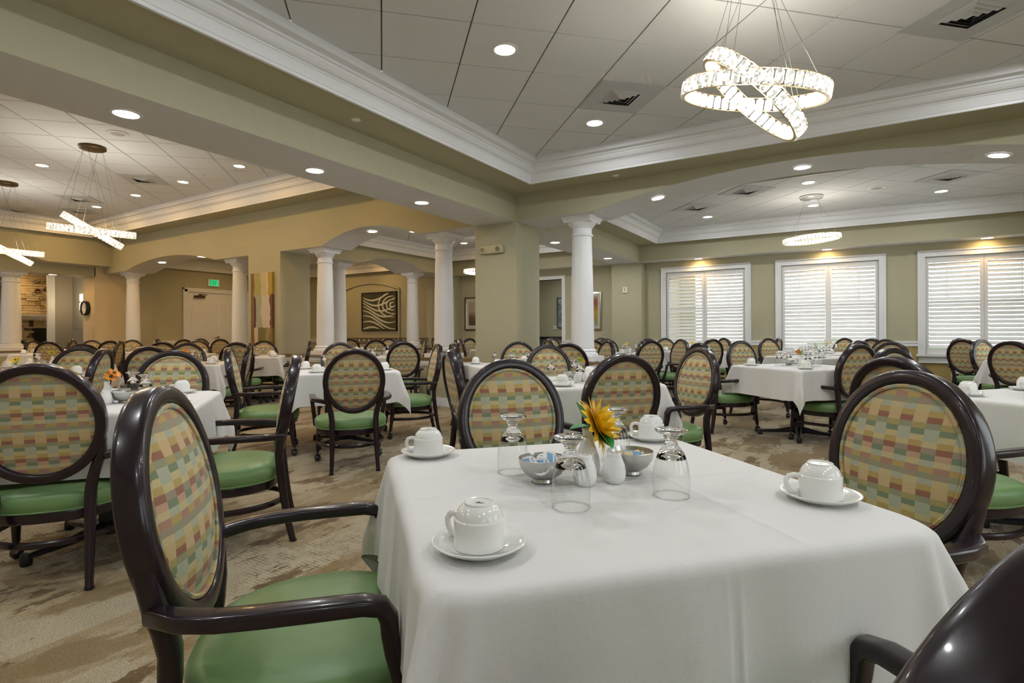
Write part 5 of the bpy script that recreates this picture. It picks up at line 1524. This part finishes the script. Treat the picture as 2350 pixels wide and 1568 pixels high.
framed_picture('framed landscape print with wide pale mat and bronze frame beside the pier', -8.55, YW, 1.64, 0.46, 0.45, BRONZE,
               print_material('landscape_print', [(0.0, (0.10, 0.05, 0.03)), (0.35, (0.16, 0.08, 0.04)), (0.48, (0.35, 0.22, 0.12)), (0.6, (0.55, 0.44, 0.32)), (1.0, (0.50, 0.42, 0.34))], 5, -0.3, 0.3, 0.3), 0.10)
framed_picture('framed orange and yellow abstract print with silver frame behind the wide-arch column', -5.30, YW, 1.63, 0.29, 0.45, CHROME,
               print_material('sunset_print', [(0.0, (0.45, 0.42, 0.36)), (0.2, (0.40, 0.36, 0.10)), (0.45, (0.55, 0.38, 0.06)), (0.58, (0.50, 0.22, 0.06)), (0.8, (0.40, 0.10, 0.05)), (1.0, (0.45, 0.25, 0.18))], 3, -0.35, 0.35, 0.15), 0.06)
framed_picture('framed blue-grey abstract print seen through the open doorway', -7.15, 15.0, 1.72, 0.42, 0.46, STEEL,
               print_material('blue_print_art', [(0.0, (0.55, 0.58, 0.58)), (0.35, (0.20, 0.27, 0.32)), (0.5, (0.45, 0.52, 0.55)), (0.7, (0.16, 0.23, 0.30)), (1.0, (0.60, 0.64, 0.64))], 6, -0.4, 0.4, 0.9), 0.0)
t = thing('wall_lamp_bar', 'small white picture lamp above the blue-grey print', 'lamp', (-7.0, 15.0, 2.34))
obj('lamp_bar', M(lambda b: box(b, -0.20, 0.20, -0.09, -0.03, -0.03, 0.04), 'lamp_bar', WHITE), t)
obj('bracket', M(lambda b: (box(b, -0.03, 0.03, -0.04, 0, -0.05, 0.0), lathe(b, [(0, -0.03), (0.05, -0.02), (0.05, 0.05), (0, 0.06)], 14, -0.22, -0.06, 0)), 'bracket', CHROME), t)
t = thing('switch_plate', 'white switch plate on the wall seen through the open doorway', 'switch', (-7.62, 15.0, 1.27))
obj('plate', M(lambda b: box(b, -0.09, 0.09, -0.012, 0, -0.06, 0.06), 'plate', WHITE), t)
for s in (-1, 0, 1): obj('rocker', M(lambda b: box(b, s * 0.05 - 0.016, s * 0.05 + 0.016, -0.018, -0.012, -0.033, 0.033), 'rocker', PAPER), t)
t = thing('console_cabinet', 'dark console with steel front just inside the open doorway', 'cabinet', (-7.55, 14.4, 0))
obj('body', M(lambda b: box(b, -0.5, 0.35, -0.3, 0.3, 0.06, 0.93), 'body', mat('grey_steel_front', (0.18, 0.19, 0.21), 0.35, metal=0.5)), t)
obj('top', M(lambda b: box(b, -0.52, 0.37, -0.32, 0.32, 0.93, 1.0), 'top', BLACK), t)
obj('toe_kick', M(lambda b: box(b, -0.48, 0.33, -0.26, 0.28, 0, 0.06), 'toe_kick', BLACK), t)

# mirror panels with overlaid white swirls
def mirror_panel(label, x, w, h0, h1, swirls=True):
    t = thing('mirror_panel', label, 'mirror', (x, YW - 0.002, 0))
    obj('frame', M(lambda b: (box(b, -w, -w + 0.03, -0.05, 0, h0, h1), box(b, w - 0.03, w, -0.05, 0, h0, h1), box(b, -w, w, -0.05, 0, h0, h0 + 0.03), box(b, -w, w, -0.05, 0, h1 - 0.03, h1)), 'frame', BLACK), t)
    obj('glass', M(lambda b: box(b, -w + 0.03, w - 0.03, -0.03, -0.005, h0 + 0.03, h1 - 0.03), 'glass', mat('smoked_mirror', (0.16, 0.17, 0.13), 0.12, metal=0.7)), t)
    SW = mat('white_swirl', (0.62, 0.62, 0.58), 0.5)
    def inb(p): return max(-w + 0.04, min(w - 0.04, p[0])), max(h0 + 0.04, min(h1 - 0.04, p[1]))
    cx, cz = w * 0.78, h0 + (h1 - h0) * 0.66
    curves = []
    for r in (0.07, 0.16, 0.26, 0.37):
        curves.append([(cx + 1.6 * r * math.cos(a), cz + r * math.sin(a)) for a in [R(60 + 12 * i) for i in range(22)]])
    for k in range(8):
        z = h0 + (h1 - h0) * (0.04 + 0.125 * k)
        curves.append([(-w + 0.04 + (2 * w - 0.08) * i / 24.0, z + 0.14 * math.sin(i / 24.0 * 4.2 + k * 0.5) - 0.22 * (i / 24.0) * (1 - k / 8.0)) for i in range(25)])
    for cv in curves:
        run, runs = [], []
        for p in cv:
            ok = -w + 0.035 < p[0] < w - 0.035 and h0 + 0.035 < p[1] < h1 - 0.035
            if ok: run.append(p)
            elif run: runs.append(run); run = []
        if run: runs.append(run)
        for rn in runs:
            if len(rn) < 3: continue
            kk = len(rn)
            obj('swirl', M(lambda b: sweep(b, [(p[0], -0.034, p[1]) for p in rn], [(0.018 + 0.040 * math.sin(PI * i / (kk - 1)), 0.008) for i in range(kk)], up=(0, 1, 0), n=6), 'swirl', SW), t)
mirror_panel('square dark mirror panel overlaid with white flowing swirls', -12.24, 0.73, 1.20, 2.38)
mirror_panel('dark mirror panel with black frame mostly hidden behind the columns', -14.28, 0.55, 1.20, 2.38)
# shallow arched niche trim round the mirror
def niche(b):
    out = [(-13.9, 0.0), (-13.9, 2.45)] + arc(-13.9, -11.42, 2.45, 0.22)[1:-1] + [(-11.42, 2.45), (-11.42, 0.0)]
    for p, q in zip(out, out[1:]):
        sweep(b, [(p[0], YW - 0.03, p[1]), (q[0], YW - 0.03, q[1])], (0.06, 0.05), up=(0, 1, 0), n=4)
struct(build('trim_13', niche, WALL), 'arched niche surround')

# lattice banquette
t = thing('banquette', 'long banquette with openwork wooden lattice along its back', 'bench', (-12.2, 11.75, 0))
obj('seat', M(lambda b: box(b, -2.4, 2.1, -0.25, 0.25, 0.12, 0.46), 'seat', VINYL), t)
obj('back', M(lambda b: box(b, -2.4, 2.1, 0.14, 0.25, 0.46, 0.80), 'back', FABRIC), t)
obj('plinth', M(lambda b: box(b, -2.38, 2.08, -0.2, 0.22, 0, 0.12), 'plinth', WOOD), t)
LAT = mat('lattice_wood', (0.10, 0.05, 0.02), 0.4)
obj('top_rail', M(lambda b: (box(b, -2.4, 2.1, 0.17, 0.22, 0.955, 0.985), box(b, -2.4, 2.1, 0.17, 0.22, 0.80, 0.825)), 'top_rail', LAT), t)
for i in range(22):
    x = -2.3 + 0.2 * i
    obj('lattice_diamond', M(lambda b: (sweep(b, [(-0.1, 0.195, 0.81), (0.0, 0.195, 0.965), (0.1, 0.195, 0.81)], (0.022, 0.02), up=(0, 1, 0), n=6), sweep(b, [(-0.055, 0.195, 0.96), (0, 0.195, 0.85), (0.055, 0.195, 0.96)], (0.016, 0.02), up=(0, 1, 0), n=6)), 'lattice_diamond', LAT), t, (x, 0, 0))

# fireplace in the lounge beyond the passage
t = thing('fireplace', 'ledgestone fireplace with white mantel and dark firebox', 'fireplace', (-22.07, 6.6, 0))
STONE = mat('ledge_stone', (0.66, 0.56, 0.40), 0.85, noise=0.2, nscale=6, bump=0.4, bscale=30)
obj('firebox', M(lambda b: (box(b, 0.05, 0.20, 0.34, 0.81, 0.35, 1.32), box(b, 0.19, 0.215, 0.30, 0.83, 0.31, 0.37)), 'firebox', mat('firebox_black', (0.01, 0.012, 0.02), 0.2)), t)
obj('mantel', M(lambda b: (box(b, 0.1, 0.50, -0.3, 0.60, 1.70, 1.77), box(b, 0.1, 0.44, -0.28, 0.63, 1.62, 1.70), box(b, 0.1, 0.36, -0.26, 0.66, 1.58, 1.62)), 'mantel', WHITE), t)
obj('corbel', M(lambda b: box(b, 0.1, 0.28, 0.22, 0.30, 1.38, 1.58), 'corbel', BRONZE), t)
rnd = random.Random(5)
bm = bmesh.new(); rnd2 = random.Random(9)
z = 0.0
while z < 3.05:
    hh = rnd2.uniform(0.06, 0.11); y = -1.4
    while y < 0.84:
        ln = rnd2.uniform(0.25, 0.6); y1 = min(y + ln, 0.84)
        if not (0.32 < (y + y1) / 2 < 1.2 and 0.33 < z + hh / 2 < 1.32):
            box(bm, 0.0, 0.16 + rnd2.uniform(0, 0.05), y + 0.004, y1 - 0.004, z + 0.004, z + hh - 0.004)
        y = y1
    z += hh
o = obj('stone_courses', mesh(bm, 'stone_courses', STONE), t); o['kind'] = 'stuff'
for i, (y, z, r, m_) in enumerate(((7.03, 2.50, 0.10, BRONZE), (7.118, 2.786, 0.06, GOLD), (6.966, 2.795, 0.075, STEEL), (7.22, 2.86, 0.08, STEEL), (6.931, 2.414, 0.075, STEEL), (7.107, 2.296, 0.07, GOLD), (7.201, 2.323, 0.075, STEEL), (7.006, 2.143, 0.08, GOLD), (7.132, 2.0, 0.085, GOLD), (7.25, 2.561, 0.09, BRONZE))):
    t2 = thing('wall_ornament', {BRONZE: 'dark bronze', GOLD: 'gold', STEEL: 'silver'}[m_] + ' flower-shaped metal ornament on the fireplace stone', 'ornament', (-21.88, y, z), 0, {BRONZE: 'bronze', GOLD: 'gold', STEEL: 'silver'}[m_] + ' ornaments on the chimney')
    def star(b):
        for k in range(7):
            a = 2 * PI * k / 7
            sweep(b, [(0.0, 0, 0), (0.02, 0.5 * r * math.cos(a), 0.5 * r * math.sin(a)), (0.035, r * math.cos(a), r * math.sin(a))], [(r * 0.2, 0.01), (r * 0.5, 0.008), (r * 0.12, 0.006)], up=(1, 0, 0), n=6)
    obj('petals', M(star, 'petals', m_), t2)
    obj('centre', M(lambda b: lathe(b, [(0, -0.01), (r * 0.25, 0), (0, r * 0.2)], 10), 'centre', m_), t2)

# cream built-in cabinet left of the ledge column
t = thing('wall_cabinet', 'cream built-in cabinet with arched door panel and open shelves', 'cabinet', (-19.0, 4.9, 0))
obj('carcass', M(lambda b: (box(b, -0.3, 0, -1.0, 0.62, 0, 0.9), box(b, -0.3, -0.02, -1.0, 0.62, 0.9, 2.0), box(b, -0.3, -0.28, -1.0, 0.62, 2.0, 3.0), box(b, -0.3, 0, 0.58, 0.62, 2.0, 3.0), box(b, -0.3, 0.02, -1.0, 0.64, 2.92, 3.05)), 'carcass', CREAM), t)
for z in (2.0, 2.18, 2.42): obj('shelf', M(lambda b: box(b, -0.28, 0.0, -1.0, 0.58, z, z + 0.03), 'shelf', CREAM), t)
for y0, y1 in ((-0.95, -0.2), (-0.17, 0.58)):
    d = obj('door', M(lambda b: box(b, -0.02, 0.005, y0, y1, 0.95, 1.96), 'door', CREAM), t)
    obj('raised_panel', M(lambda b: prism(b, [(y0 + 0.1, 1.05), (y1 - 0.1, 1.05), (y1 - 0.1, 1.75)] + arc(y0 + 0.1, y1 - 0.1, 1.75, 0.08, 10)[::-1][1:-1] + [(y0 + 0.1, 1.75)], 'X', 0.004, 0.018), 'raised_panel', CREAM), d)
# black lantern on the ledge
t = thing('lantern', 'small black lantern on the granite ledge beside the column', 'lantern', (-16.6, 5.02, 0.76))
obj('body', M(lambda b: (sweep(b, [(0, 0, 0.0), (0, 0, 0.20)], (0.13, 0.13), up=(0, 1, 0), n=8, power=0.4)), 'body', BLACK), t)
obj('lid', M(lambda b: lathe(b, [(0.08, 0.20), (0.085, 0.215), (0.05, 0.24), (0.015, 0.255), (0.02, 0.275), (0, 0.285)], 16), 'lid', BLACK, True), t)
